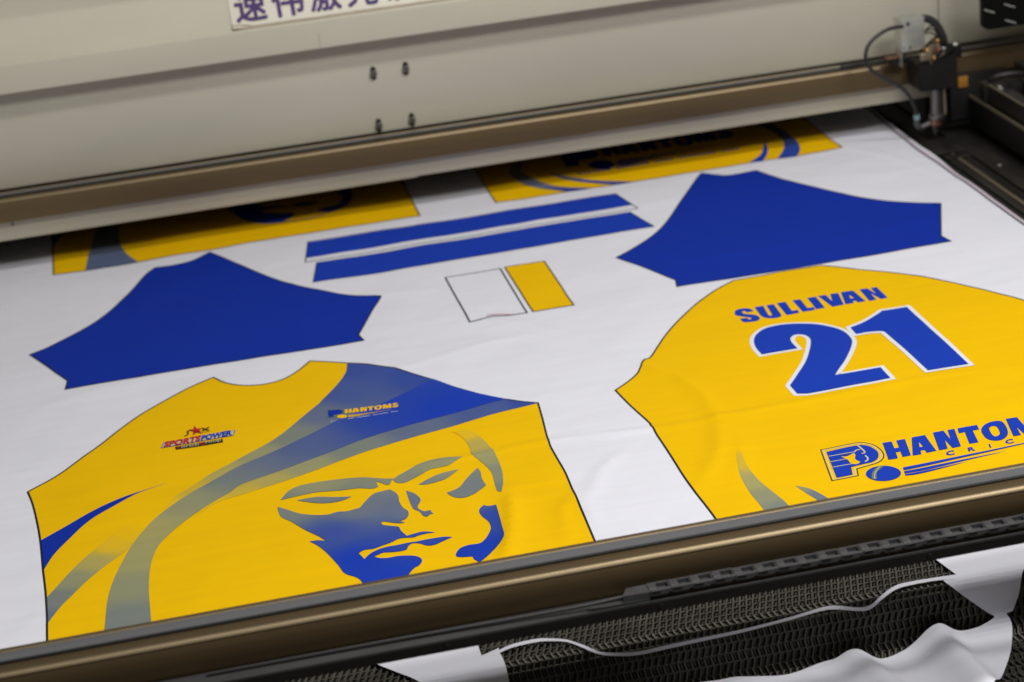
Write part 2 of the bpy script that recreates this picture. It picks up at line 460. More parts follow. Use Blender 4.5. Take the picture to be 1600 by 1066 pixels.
# ------------------------------------------------------------------ machine hood
hood = thing('machine_hood', (.4, 3.12, .13), 'cream painted metal hood with overhanging lip behind the rear gantry', 'machine hood')
HX0, HX1 = -1.2, 1.216
bm = bmesh.new(); box(bm, HX0, HX1, 3.120, 3.160, .122, .330, .002); to_obj('back_panel', bm, 'cream_paint', hood)
bm = bmesh.new(); prism(bm, [(3.093, .2723), (3.1195, .2723), (3.1195, .3000), (3.26, .3000), (3.26, .62), (3.145, .62), (3.139, .3750), (3.135, .3670), (3.1015, .3203), (3.0970, .3163), (3.0938, .3143), (3.093, .3128)], 'x', HX0, 1.45)
to_obj('lip', bm, 'cream_paint', hood, angle=50)
bm = bmesh.new(); box(bm, HX0, 1.2185, 3.118, 3.9, .1105, .1195); to_obj('rear_light_block', bm, 'black_metal', hood)  # unseen plates added to keep light off the fabric under the rear gantry
bm = bmesh.new(); box(bm, HX0, 1.2185, 3.88, 3.92, -.02, .1100); to_obj('rear_light_block', bm, 'black_metal', hood)
bm = bmesh.new(); box(bm, 1.219, 1.60, 3.126, 3.150, .122, .2710, .002); to_obj('side_panel', bm, 'cream_paint', hood, label='shaded cream end panel beside the laser head')
for bx, bz in ((.309, .216), (.359, .216), (.307, .130 + .004), (.359, .130 + .005)):
    bm = bmesh.new()
    pts = [(bx + .0042 * math.cos(a), bz + .0062 + .0042 * math.sin(a)) for a in np.linspace(0, math.pi, 9)] + [(bx + .0042 * math.cos(a), bz - .0062 + .0042 * math.sin(a)) for a in np.linspace(math.pi, 2 * math.pi, 9)]
    prism(bm, pts, 'y', 3.1188, 3.1199); s = to_obj('mounting_slot', bm, 'groove_black', hood)
    bm = bmesh.new(); tube(bm, [(bx, 3.1190, bz), (bx, 3.1150, bz), (bx, 3.1140, bz)], [.0054, .0054, .0045], 14); b = to_obj('bolt', bm, 'bolt_steel', hood)
    bm = bmesh.new(); tube(bm, [(bx, 3.1142, bz), (bx, 3.1136, bz)], .0021, 6); to_obj('bolt_socket', bm, 'groove_black', b)
bm = bmesh.new(); box(bm, .232, .2325, 3.0926, 3.0932, .2733, .295); to_obj('seam', bm, 'tan_aluminium', hood)
# sticker on the sloping face above the lip
sl0 = Vector((0, 3.1015, .3210)); sl1 = Vector((0, 3.1345, .3665)); sd = (sl1 - sl0).normalized(); sn = Vector((0, -sd.z, sd.y)) * 1.0
if sn.z < 0: sn = -sn
def slope(x, v, lift): return Vector((x, 0, 0)) + sl0 + sd * v + sn * lift
bm = bmesh.new(); cols = 24; prev = None
for k in range(cols + 1):
    x = .108 + .62 * k / cols; curl = .0035 * math.exp(-((x - .108) / .012) ** 2)
    cur = [bm.verts.new(slope(x, -.0055 + v * .064, .0012 + (curl + .0010) * math.exp(-v * 14))) for v in np.linspace(0, 1, 9)]
    if prev:
        for a, b, c2, d in zip(prev, prev[1:], cur[1:], cur): bm.faces.new((a, d, c2, b))
    prev = cur
st = to_obj('sticker', bm, 'sticker_white', hood, angle=None, label='white sticker with purple lettering')
bm = bmesh.new(); prev = None
for k in range(41):
    x = .108 + .62 * k / 40; w = .0022 + .0016 * random.random() + .004 * math.exp(-(k / 1.5) ** 2)
    cur = (bm.verts.new(slope(x, -.0072 - .3 * w, .0010)), bm.verts.new(slope(x, -.0066 + w, .0042 if k < 2 else .0026)))
    if prev: bm.faces.new((prev[0], cur[0], cur[1], prev[1]))
    prev = cur
to_obj('sticker_edge', bm, 'sticker_edge', st, angle=None)
for k, ch in enumerate('速伟激光设备'):
    Vt, Ft = text_tris(ch, 0.0); xs = [v[0] for v in Vt]; ys = [v[1] for v in Vt]
    cx0 = .1165 + .0558 * k; wch = .045; hch = .050
    bm = bmesh.new()
    for q, (du, dv) in enumerate(((0, 0), (.0011, 0), (-.0011, 0), (0, .0011), (0, -.0011), (.0008, .0008), (-.0008, .0008), (.0008, -.0008), (-.0008, -.0008))):     # heavy strokes
        vs = []
        for v in Vt:
            uu = (v[0] - min(xs)) / (max(xs) - min(xs)); vv = (v[1] - min(ys)) / (max(ys) - min(ys))
            vs.append(bm.verts.new(slope(cx0 + uu * wch + du, .0045 + vv * hch + dv, .0022 + q * .00006)))
        for f in Ft:
            try: bm.faces.new([vs[i] for i in f])
            except ValueError: pass
    to_obj('character', bm, 'ink_purple', st, smooth=False)

# ------------------------------------------------------------------ gantries
def gantry(name, fy, label, x0, x1, rolled=False):
    g = thing(name, ((x0 + x1) / 2, fy + .025, .09), label, 'gantry')
    # rail cross-section (y from the front face, z)
    f = lambda L: [(fy + a, b) for a, b in L]
    bm = bmesh.new()
    face_pts = [(.0006, .0862), (0, .0868), (0, .1165), (.0006, .1182)]
    if rolled: face_pts = [(.0012, .0862), (.0004, .0874)] + [(.0004 - .0030 * math.sin(t * math.pi / 2) + .0036 * t ** 4, .0874 + .0300 * t) for t in np.linspace(.08, 1, 12)] + [(.0006, .1182)]
    extrude_profile(bm, f(face_pts + [(.0006 + .0032 * (1 - math.cos(a)), .1182 + .0024 * math.sin(a)) for a in np.linspace(.3, math.pi / 2, 5)]
                    + [(.013, .1208), (.0136, .1200), (.0205, .1196), (.0205, .1120), (.0456, .1120), (.0456, .1194), (.0462, .1200), (.0495, .1200), (.0500, .1192), (.0500, .0862)]), x0, x1)
    to_obj('rail', bm, 'bronze', g, angle=34)
    bm = bmesh.new(); extrude_profile(bm, f([(.0005, .1176), (-.0003, .1182), (.0009, .1209), (.0032, .1216), (.0050, .1213), (.0040, .1180)]), x0, x1); to_obj('rail_edge', bm, 'bronze_edge', g, angle=60)
    bm = bmesh.new(); extrude_profile(bm, f([(.0240, .1122), (.0240, .1196), (.0247, .1203), (.0407, .1203), (.0414, .1196), (.0414, .1122)]), x0, x1); to_obj('guide_strip', bm, 'grey_strip', g)
    bm = bmesh.new(); extrude_profile(bm, f([(.0418, .1124), (.0418, .1200), (.0424, .1207), (.0452, .1207), (.0455, .1200), (.0455, .1124)]), x0, x1); to_obj('rail_edge', bm, 'bronze_edge', g)
    bm = bmesh.new(); extrude_profile(bm, f([(.0208, .1121), (.0208, .1216), (.0212, .1219), (.0232, .1219), (.0236, .1216), (.0236, .1121)]), x0, x1); to_obj('drive_belt', bm, 'groove_black', g)
    return g
rg = gantry('rear_gantry', 3.066, 'bronze rail of the rear gantry running in front of the cream hood', -1.2, 1.60)
bm = bmesh.new(); prism(bm, [(3.0784, .0552), (3.0780, .0558), (3.0780, .0858), (3.1155, .0858), (3.1155, .0497)], 'x', -1.2, .352); to_obj('beam', bm, 'beam_paint', rg, label='cream beam under the bronze rail')
bm = bmesh.new(); prism(bm, [(3.0784, .0568), (3.0780, .0574), (3.0780, .0858), (3.1155, .0858), (3.1155, .0513)], 'x', .3522, 1.185); to_obj('beam', bm, 'beam_paint', rg, label='cream beam under the bronze rail')
bm = bmesh.new(); box(bm, -.2605, -.2588, 3.0766, 3.0779, .0765, .0835); to_obj('mark', bm, 'groove_black', rg)
bm = bmesh.new(); box(bm, 1.186, 1.60, 3.0700, 3.1150, .010, .0855, .002); to_obj('end_block', bm, 'black_metal', rg)
bm = bmesh.new(); box(bm, 1.2175, 1.2335, 3.0475, 3.0495, .0725, .0905, .0005); to_obj('orange_tab', bm, 'orange_tab', rg, label='small orange square tab')
bm = bmesh.new(); box(bm, 1.206, 1.30, 3.0500, 3.0655, .020, .0925, .001); to_obj('end_plate', bm, 'black_metal', rg)
bm = bmesh.new(); tube(bm, [(x, 3.0885 + .002, .1235 + .0012 * math.sin(x * 9)) for x in np.linspace(1.04, 1.22, 18)] , .0028, 8); to_obj('cable', bm, 'hose_black', rg)

fg = gantry('front_gantry', 1.625, 'bronze rail of the front gantry nearest the camera', -.9, 1.30, True)
bm = bmesh.new(); extrude_profile(bm, [(1.5975, .0820), (1.5975, .0912), (1.5988, .0912), (1.5992, .0882), (1.6236, .0882), (1.6236, .0820)], -.9, 1.30); tr = to_obj('cable_tray', bm, 'tray_grey', fg)
bm = bmesh.new(); extrude_profile(bm, [(1.5962, .0805), (1.5962, .0900), (1.5974, .0900), (1.5974, .0805)], -.9, 1.30); to_obj('tray_lip', bm, 'black_metal', tr)
for x, in ((.158,), (.350,), (.60,)):
    bm = bmesh.new(); tube(bm, [(x, 1.5963, .0860), (x, 1.5940, .0860)], .0022, 10); to_obj('screw', bm, 'black_metal', tr)
# ------------------------------------------------------------------ cable chain lying in the front tray
ch = thing('cable_chain', (.62, 1.61, .0885), 'black plastic cable chain lying in the tray below the front rail', 'cable chain')
def link_mesh():
    bm = bmesh.new(); L = .0195; W = .0155; Hh = .0048
    outline = [(-L / 2, .0008), (-L / 2, Hh), (L / 2, Hh), (L / 2, .0016), (L * .36, .0014), (L * .30, 0), (-L * .34, 0)]
    for y0, y1 in ((-W / 2, -W / 2 + .0036), (W / 2 - .0026, W / 2)):
        prism(bm, outline, 'y', y0, y1)
    box(bm, -L / 2, -L * .10, -W / 2 + .0037, W / 2 - .0027, Hh - .0022, Hh + .0004, .0005)      # cross bars leave the open window of the link
    box(bm, L * .44, L / 2, -W / 2 + .0037, W / 2 - .0027, Hh - .0026, Hh - .0003, .0004)
    box(bm, -L * .44, L * .02, -W / 2 - .0004, -W / 2 + .0014, .0014, Hh + .0005, .0005)
    n0 = len(bm.faces)
    box(bm, -L * .49, L * .49, -W / 2 + .0037, W / 2 - .0027, .0004, .0010)  # black plate stands in for the shade inside the window
    bm.faces.ensure_lookup_table()
    for f in bm.faces[n0:]: f.material_index = 1
    me = bpy.data.meshes.new('link'); bmesh.ops.recalc_face_normals(bm, faces=bm.faces[:]); bm.to_mesh(me); bm.free()
    me.materials.append(MATS['chain_plastic']); me.materials.append(MATS['groove_black'])
    return me
lm = link_mesh()
for k in range(32):
    o = bpy.data.objects.new('link', lm); place(o, ch)
    o.location = Vector((.352 + .0197 * k, 1.6085 + random.uniform(-.0004, .0004), .0945 + random.uniform(-.0002, .0002))) - Vector(ch['base'])
    o.rotation_euler = (random.uniform(-.02, .02), random.uniform(-.015, .015), random.uniform(-.012, .012))
bm = bmesh.new()
prism(bm, [(.285, 1.604), (.300, 1.6015), (.340, 1.6005), (.346, 1.606), (.346, 1.616), (.310, 1.614)], 'z', .0900, .0922)
to_obj('end_bracket', bm, 'tray_grey', ch)
bm = bmesh.new(); prism(bm, [(.318, 1.6030), (.3425, 1.6015), (.3425, 1.6165), (.324, 1.6160)], 'z', .0924, .0985); to_obj('end_link', bm, 'chain_plastic', ch)
bm = bmesh.new(); tube(bm, catmull([(-.05, 1.6165, .0902), (.12, 1.6150, .0906), (.22, 1.6120, .0912), (.285, 1.6085, .0930), (.330, 1.6090, .0950)], 8), .0016, 8); to_obj('cable', bm, 'hose_black', ch)

# ------------------------------------------------------------------ laser head on the rear gantry
hd = thing('laser_head', (1.172, 3.03, .01), 'black laser cutting head with silver bracket and nozzle on the rear rail', 'laser head')
bm = bmesh.new(); prism(bm, [(1.142, .0860), (1.139, .128), (1.146, .134), (1.160, .120), (1.186, .158), (1.197, .152), (1.205, .134), (1.205, .086), (1.195, .0835), (1.150, .0835)], 'y', 3.018, 3.064)
bmesh.ops.bevel(bm, geom=bm.edges[:], offset=.0015, segments=2, affect='EDGES'); to_obj('carriage_body', bm, 'black_metal', hd)
bm = bmesh.new()      # slanted mirror mount
c0 = Vector((1.178, 3.034, .1415)); ax = Vector((.72, -.25, .64)).normalized(); ay = Vector((-.58, -.55, .60)); ay = (ay - ax * ay.dot(ax)).normalized(); az = ax.cross(ay)
r = bmesh.ops.create_cube(bm, size=1.0)
for v in r['verts']: v.co = c0 + ax * v.co.x * .036 + ay * v.co.y * .007 + az * v.co.z * .034
bmesh.ops.bevel(bm, geom=bm.edges[:], offset=.0022, segments=2, affect='EDGES'); mm = to_obj('mirror_mount', bm, 'black_metal', hd)
for (u, w, rr, mt) in ((-.012, -.010, .0042, 'brass'), (.010, -.010, .0042, 'brass'), (-.010, .010, .0042, 'brass'), (.002, .003, .0062, 'copper'), (.011, .009, .0032, 'aluminium')):
    p = c0 + ax * u + az * w
    bm = bmesh.new(); tube(bm, [p + ay * .003, p + ay * .009, p + ay * .0095, p + ay * .013], [rr, rr, rr * .75, rr * .7], 12); to_obj('adjusting_screw', bm, mt, mm)
bm = bmesh.new(); box(bm, 1.120, 1.1565, 3.0280, 3.0295, .1505, .2005, .0004); br = to_obj('bracket', bm, 'zinc', hd, label='bent silver sheet bracket')
bm = bmesh.new(); box(bm, 1.1165, 1.1565, 3.0296, 3.060, .1992, .2007, .0004); to_obj('bracket_flange', bm, 'zinc', br)
bm = bmesh.new(); box(bm, 1.1185, 1.1195, 3.0297, 3.058, .125, .1988, .0003); to_obj('bracket_flange', bm, 'zinc', br)
for x, z, rr in ((1.130, .1925, .0030), (1.132, .1553, .0019), (1.1225, .1560, .0012)):
    bm = bmesh.new(); tube(bm, [(x, 3.0284, z), (x, 3.02755, z)], rr, 14); to_obj('hole', bm, 'groove_black', br)
bm = bmesh.new(); tube(bm, catmull([(1.150, 3.048, .192), (1.168, 3.046, .192), (1.183, 3.044, .180), (1.192, 3.042, .160), (1.194, 3.042, .145)], 6), .0062, 10); to_obj('cable_loop', bm, 'hose_black', hd)
bm = bmesh.new()
for z0, z1 in ((.128, .132), (.1335, .1365)): box(bm, 1.105, 1.137, 3.040, 3.062, z0, z1, .0008)
to_obj('belt_clamp', bm, 'black_metal', hd)
bm = bmesh.new(); box(bm, 1.100, 1.122, 3.042, 3.056, .1368, .1386, .0006); to_obj('clamp_plate', bm, 'copper', hd)
bm = bmesh.new(); lathe_z(bm, 1.1725, 3.030, [(.0088, .094), (.0088, .0425), (.0084, .042)], 22); to_obj('lens_tube', bm, 'bolt_steel', hd)
bm = bmesh.new(); lathe_z(bm, 1.1725, 3.030, [(.0094, .0945), (.0105, .0935), (.0105, .0885), (.0094, .0878)], 22); to_obj('tube_clamp', bm, 'brass', hd)
bm = bmesh.new(); lathe_z(bm, 1.1725, 3.030, [(.0112, .0420), (.0122, .0412), (.0122, .0352), (.0112, .0344)], 22); to_obj('collar', bm, 'bolt_steel', hd)
bm = bmesh.new(); lathe_z(bm, 1.1715, 3.030, [(.0098, .0343), (.0098, .0250), (.0070, .0215)], 22); to_obj('nozzle_body', bm, 'copper', hd)
bm = bmesh.new(); lathe_z(bm, 1.1700, 3.030, [(.0058, .0214), (.0046, .0150), (.0024, .0095), (.0016, .0090)], 16); to_obj('nozzle', bm, 'bolt_steel', hd)
bm = bmesh.new(); tube(bm, [(1.188, 3.033, .088), (1.1885, 3.033, .038)], .0026, 10); to_obj('guide_rod', bm, 'tan_aluminium', hd)
bm = bmesh.new(); tube(bm, [(1.1400, 3.030, .0455), (1.1403, 3.030, .0380)], [.0050, .0050], 14); to_obj('hose_collar', bm, 'fitting_blue', hd)
bm = bmesh.new(); tube(bm, catmull([(1.1403, 3.030, .0380), (1.1408, 3.030, .0290), (1.1470, 3.030, .0240), (1.1620, 3.030, .0280)], 5), .0048, 12); to_obj('elbow_fitting', bm, 'tray_grey', hd)
bm = bmesh.new(); r = bmesh.ops.create_cube(bm, size=1.0)
for v in r['verts']: v.co = c0 + ax * (v.co.x * .026 - .004) + ay * (v.co.y * .003 + .0052) + az * (v.co.z * .028 + .001)
bmesh.ops.bevel(bm, geom=bm.edges[:], offset=.0006, segments=1, affect='EDGES'); to_obj('mirror_plate', bm, 'tan_aluminium', mm)
bm = bmesh.new(); box(bm, 1.1455, 1.1580, 3.0190, 3.0280, .1330, .1440, .001); to_obj('adjusting_block', bm, 'tan_aluminium', hd)
for q in range(3):
    bm = bmesh.new(); tube(bm, catmull([(1.150 + .003 * q, 3.050, .150), (1.158 + .004 * q, 3.047, .166 + .004 * q), (1.176 + .003 * q, 3.045, .168 + .005 * q), (1.190, 3.048, .150)], 6), .0013, 6); to_obj('wire', bm, 'hose_black', hd)
hp = [(1.122, 3.0285, .1905), (1.098, 3.024, .1905), (1.078, 3.020, .1840), (1.0625, 3.016, .1740), (1.0545, 3.012, .1600), (1.0560, 3.010, .1440), (1.068, 3.008, .1280), (1.090, 3.008, .1130), (1.112, 3.010, .0960), (1.128, 3.016, .0740), (1.137, 3.024, .0560), (1.1400, 3.030, .0440)]
bm = bmesh.new(); tube(bm, catmull(hp, 8), .0030, 12); to_obj('air_hose', bm, 'hose_black', hd, label='thin black hose looping from bracket to nozzle')
bm = bmesh.new(); tube(bm, [(1.2065, 3.040, .1455), (1.2130, 3.040, .1455)], .0042, 12); to_obj('thumb_screw', bm, 'aluminium', hd)
bm = bmesh.new(); box(bm, 1.205, 1.224, 3.045, 3.062, .1225, .1440, .001); to_obj('side_clamp', bm, 'black_metal', hd)

# ------------------------------------------------------------------ side guide on the right, black box above it
sg = thing('side_guide', (1.27, 2.7, -.001), 'dark side guide beam with aluminium slot along the right edge', 'guide beam')
bm = bmesh.new(); box(bm, 1.236, 1.60, 1.75, 3.048, .012, .058, .0015); to_obj('guide_base', bm, 'black_metal', sg)
bm = bmesh.new(); box(bm, 1.2335, 1.2375, 1.75, 3.046, .0555, .0600, .0006); to_obj('edge_trim', bm, 'tan_aluminium', sg)
bm = bmesh.new(); box(bm, 1.2405, 1.2475, 1.75, 2.985, .0582, .0888, .0010); w_ = to_obj('slot_wall', bm, 'dark_plate', sg)
bm = bmesh.new(); box(bm, 1.2400, 1.2436, 1.75, 2.984, .0885, .0903, .0005); to_obj('wall_edge', bm, 'tan_aluminium', w_)
bm = bmesh.new(); box(bm, 1.2985, 1.3065, 1.75, 3.03, .0582, .0888, .0010); w_ = to_obj('slot_wall', bm, 'dark_plate', sg)
bm = bmesh.new(); box(bm, 1.2990, 1.3050, 1.75, 3.028, .0885, .0902, .0005); to_obj('wall_edge', bm, 'tan_aluminium', w_)
bm = bmesh.new(); box(bm, 1.2480, 1.2980, 1.75, 3.03, .0581, .0640); to_obj('slot_floor', bm, 'gloss_black', sg)
bm = bmesh.new(); box(bm, 1.2640, 1.2820, 1.75, 3.00, .0642, .0760, .001); to_obj('guide_rail', bm, 'bolt_steel', sg)
bm = bmesh.new(); box(bm, 1.236, 1.312, 2.986, 3.012, .0615, .0900, .002); eb = to_obj('end_block', bm, 'dark_plate', sg)
bm = bmesh.new(); tube(bm, catmull([(1.247, 2.996, .0915), (1.255, 2.990, .0985), (1.275, 2.985, .1015), (1.296, 2.985, .099), (1.306, 2.99, .093)], 6), .0050, 10); to_obj('end_cap', bm, 'black_metal', eb)
bm = bmesh.new(); tube(bm, [(1.259, 2.9855, .082), (1.259, 2.983, .082)], .0045, 12); to_obj('screw', bm, 'aluminium', eb)
bm = bmesh.new(); box(bm, 1.3070, 1.60, 1.75, 3.04, .0582, .1050, .002); to_obj('outer_cover', bm, 'black_metal', sg)
cb = thing('black_box', (1.32, 2.98, .172), 'black rounded box with three pale slanted strips above the side guide', 'box')
bm = bmesh.new()
def rrect(x0, x1, z0, z1, r):
    out = []
    for cx, cz, a0 in ((x1 - r, z1 - r, 0), (x0 + r, z1 - r, 90), (x0 + r, z0 + r, 180), (x1 - r, z0 + r, 270)):
        out += [(cx + r * math.cos(math.radians(a0 + a)), cz + r * math.sin(math.radians(a0 + a))) for a in (0, 22, 45, 68, 90)]
    return out
prism(bm, rrect(1.2405, 1.46, .172, .34, .011), 'y', 3.000, 3.012); to_obj('housing', bm, 'gloss_black', cb)
for x, z in ((1.2425, .2045), (1.2755, .2085), (1.2765, .1835)):  # pale slanted strips laid on the front face of the box
    bm = bmesh.new(); prism(bm, [(x, z + .0010), (x + .0165, z - .0060), (x + .0170, z - .0072), (x + .0005, z - .0002)], 'y', 2.9985, 2.9998); to_obj('pale_strip', bm, 'strip_white', cb)

# ------------------------------------------------------------------ printed fabric
fab = thing('printed_fabric', (.4, 2.5, 0), 'white fabric printed with blue and yellow shirt panels on the machine bed', 'fabric')
EDGE = [(1135.8,3241.7),(1136.1,3190.8),(1137.6,3140.5),(1135.3,3042.4),(1137.1,2955.5),(1134.1,2875.3),(1133.1,2816.9),(1133.5,2750.4),(1130.8,2679.1),(1133.3,2608.2)]
DARK = [(1132.8,3250.9),(1133.5,3222.4),(1129.4,3147.7),(1126.5,3058.6),(1123.7,2973.7),(1125.9,2905.1),(1126.4,2835.2),(1127.0,2767.9),(1125.9,2699.6),(1126.4,2637.6),(1125.8,2591.0)]
outline = [(-700, 1790, 1), (-700, 3620, 1), (1136, 3620, 1), (1138, 3420)] + EDGE + [(1141, 2500), (1138, 2300), (1140, 2050), (1138, 1790, 1)]
print_area('cloth', outline, 0, 'fabric_white', fab)
inner = [(1132, 3420)] + DARK + [(1133, 2480), (1131, 2300), (1133, 2050), (1131, 1800)]
line('selvedge_line', inner, 3.4, 1, 'ink_line', fab)
line('selvedge_strip', [(p[0] + 4.8, p[1]) for p in inner], 4.4, 1, 'ink_lilac', fab)
def panel(name, loop, mat, label=None, w=2.1, edge='ink_line', layer=1):
    p = print_area(name, loop, layer, mat, fab, label=label)
    ring('cut_line', loop, -w * .5, w * .5, layer + 1, edge, p)
    return p
# sleeves
panel('sleeve_panel', [(-241.2,2718.6,1),(-214.0,2737.2),(-172.3,2778.4),(-135.0,2835.4),(-104.0,2904.6),(-77.8,2973.8),(-62.0,3002.4,1),(-35.4,2999.6),(-5.9,3006.0),(20.7,3033.0,1),(57.8,2957.9),(97.0,2880.2),(139.3,2813.1),(181.7,2763.2),(214.2,2737.7),(240.8,2724.7,1),(192.5,2592.3,1),(196.6,2568.0,1),(-192.3,2567.5,1),(-189.6,2595.8,1)], 'ink_sleeve_blue', 'blue printed sleeve piece nearer the left')
panel('sleeve_panel', [(575.9,2723.6,1),(607.2,2748.6),(640.8,2783.8),(675.1,2830.9),(710.3,2896.1),(742.6,2956.2),(771.9,3010.2),(789.6,3040.1,1),(806.9,3021.4),(825.5,3007.5),(869.6,3010.1,1),(896.1,2938.2),(938.1,2853.3),(980.1,2790.7),(1023.9,2750.8),(1059.1,2728.7,1),(1008.1,2599.4,1),(1011.3,2571.5,1),(623.4,2571.1,1),(628.5,2598.0,1)], 'ink_sleeve_blue', 'blue printed sleeve piece nearer the right')
# collar strips
cs = panel('collar_strip', [(167.3,3003.7,1),(643.2,3005.0,1),(656.9,2918.7,1),(154.4,2916.9,1)], 'fabric_white', 'blue collar strip with a white lower band', w=1.9)
print_area('blue_band', [(167.6,3000.4,1),(642.1,3002.5,1),(652.9,2938.5,1),(157.7,2933.0,1)], 3, 'ink_blue', cs)
panel('collar_strip', [(169.8,2907.3,1),(642.0,2908.2,1),(658.2,2827.2,1),(156.0,2823.4,1)], 'ink_blue', 'plain blue collar strip', w=1.4)
# placket pieces
wp = panel('placket_piece', [(337.0,2759.7,1),(415.4,2757.7,1),(416.5,2570.2,1),(390.8,2571.2),(372.0,2578.3),(356.4,2573.5),(339.0,2570.6,1)], 'fabric_white', 'white placket rectangle with dark outline', w=2.4)
line('pink_smear', [(364.8,2583.7),(373.0,2583.6),(383.6,2579.4),(396.7,2571.2)], 3.0, 3, 'ink_pink', wp)
panel('placket_piece', [(422.6,2759.5,1),(479.0,2758.0,1),(480.6,2570.8,1),(425.1,2570.8,1)], 'ink_yellow', 'yellow placket rectangle', w=2.0)

# ---- front panel with the face
FRONT = [(-204.0,1765.0,1),(-206.8,1911.4),(-207.3,1947.2),(-209.6,2001.9),(-213.3,2059.8),(-217.7,2136.0),(-223.0,2193.0),(-228.3,2235.9),(-233.7,2265.8,1),(-203.8,2293.5),(-164.7,2348.1),(-123.8,2410.0),(-93.0,2450.2),(-61.5,2481.7),(-29.5,2508.8),(-4.1,2525.9,1),(8.9,2501.9),(27.1,2485.2),(45.8,2477.8),(65.0,2476.4),(85.0,2483.1),(104.2,2501.0),(121.3,2525.8,1),(143.2,2513.6),(165.9,2498.5),(194.4,2477.4),(224.1,2447.9),(257.8,2400.4),(291.8,2348.3),(333.2,2298.3),(369.3,2268.8,1),(365.7,2228.8),(358.6,2157.4),(357.7,2115.0),(358.5,2066.5),(356.8,2020.9),(355.0,1964.4),(353.0,1903.5),(348.8,1824.2),(345.1,1750.1,1)]
fp = panel('front_panel', FRONT, 'ink_yellow', 'yellow front panel with blue swooshes and a large face', w=2.3)
band_pts = [(368.8,2270.0),(265.1,2302.1),(191.5,2334.9),(174.4,2449.5),(131.8,2361.5),(70.1,2288.6),(15.1,2264.7),(-24.1,2235.2),(-71.2,2166.8),(-101.5,2112.6),(-113.9,2038.7),(-122.0,1982.3),(-130.1,1908.0),(-134.7,1837.1)]
main_fade = graded(band_pts, [1, 1, .96, .90, .84, .75, .66, .58, .44, .35, .37, .46, .56, .60])
BAND2 = [(261.4,2397.6,1),(291.8,2348.3),(335.5,2297.2,1),(285.1,2287.8),(222.5,2272.8),(160.2,2251.1),(98.5,2222.9),(53.4,2203.2),(9.2,2183.8),(-5.9,2167.7),(-31.1,2145.7),(-56.0,2120.2),(-77.3,2090.2),(-91.5,2062.1),(-99.9,2021.6),(-103.4,1973.8),(-103.5,1912.1),(-103.2,1850.9,1),(-153.3,1831.5,1),(-149.1,1911.6),(-145.4,1963.0),(-137.8,2008.3),(-124.0,2060.4),(-106.5,2106.0),(-88.8,2137.7),(-53.2,2179.3),(-16.8,2212.6),(10.1,2237.1),(58.4,2264.9),(123.0,2310.6),(152.5,2329.8),(204.3,2356.1)]
print_area('swoosh', BAND2, 3, 'ink_gradient', fp, main_fade)
up_pts = [(177.0,2470.7),(251.0,2414.4),(151.6,2394.6),(114.7,2348.5),(70.9,2298.0),(29.6,2258.5),(-9.9,2225.6),(-48.6,2188.5),(-71.6,2158.4),(-86.5,2139.4)]
up_fade = graded(up_pts, [.84, .86, .80, .68, .55, .42, .30, .16, .05, 0])
BAND1 = [(166.1,2496.2,1),(194.1,2475.3),(223.8,2445.8),(267.2,2388.5,1),(205.1,2347.4),(153.0,2321.4),(123.6,2302.4),(59.6,2256.8),(11.0,2229.4),(-15.5,2208.1),(-52.1,2173.9),(-73.6,2148.9),(-86.2,2135.0,1),(-74.0,2171.6),(-45.0,2205.0),(-22.8,2229.6),(14.7,2261.8),(53.3,2294.9),(94.8,2347.3),(118.1,2381.0),(121.4,2388.3),(143.1,2425.3),(160.2,2465.7)]
print_area('swoosh', BAND1, 2, 'ink_gradient', fp, up_fade)
lo_pts = [(364.8,2269.8),(305.9,2267.7),(218.6,2252.9),(139.5,2229.9),(83.8,2198.3),(44.8,2173.7),(14.3,2155.1),(-15.7,2135.2),(-38.4,2111.2)]
lo_fade = graded(lo_pts, [.86, .78, .68, .55, .42, .30, .20, .08, 0])
BAND3 = [(336.3,2298.2,1),(369.1,2268.5,1),(361.5,2267.1),(310.4,2260.2),(247.5,2242.1),(185.9,2224.4),(125.2,2203.6),(65.2,2176.6),(7.3,2156.9),(-6.8,2153.4),(-27.9,2142.7),(-49.3,2121.3,1),(-32.2,2150.2),(-6.8,2173.9),(9.6,2189.8),(53.9,2209.3),(99.1,2229.1),(161.0,2257.4),(223.5,2279.3),(286.3,2294.4)]
print_area('swoosh', BAND3, 2, 'ink_gradient', fp, lo_fade)
b4 = [(-104.5,2130.2),(-122.5,2108.2),(-136.8,2085.3),(-157.7,2053.2),(-178.0,2019.1),(-194.4,1981.9),(-206.9,1937.7)]
BAND4 = [(-105.8,2130.5,1),(-129.3,2123.0),(-149.5,2096.8),(-169.2,2067.6),(-188.4,2032.0),(-208.2,1990.4,1),(-206.8,1931.3,1),(-194.3,1962.0),(-182.0,1984.2),(-166.2,2012.6),(-146.9,2040.5),(-123.9,2067.7),(-103.6,2093.3,1)]
print_area('swoosh', BAND4, 2, 'ink_gradient', fp, graded(b4, [0, .02, .07, .30, .45, .56, .66]))
print_area('swoosh', [(-74.7,2225.1,1),(-99.9,2215.5),(-127.8,2202.3),(-162.1,2179.9),(-192.3,2152.7),(-217.3,2132.0,1),(-212.9,2055.3,1),(-201.7,2091.8),(-185.6,2122.9),(-162.2,2160.0),(-134.9,2184.8),(-107.0,2210.1)], 2, 'ink_sleeve_blue', fp)
fc_pts = [(94.3,2158.1),(239.9,2149.7),(164.6,2137.2),(52.4,2098.5),(126.9,2067.6),(180.3,2045.5),(241.1,2070.3),(93.0,2017.0),(171.4,1985.1),(263.5,1978.8),(112.0,1948.0),(200.7,1912.4),(230.7,1930.2),(131.9,1896.2)]
face = graded(fc_pts, [.44, .44, .50, .56, .63, .66, .58, .84, .86, .88, 1, 1, 1, 1])
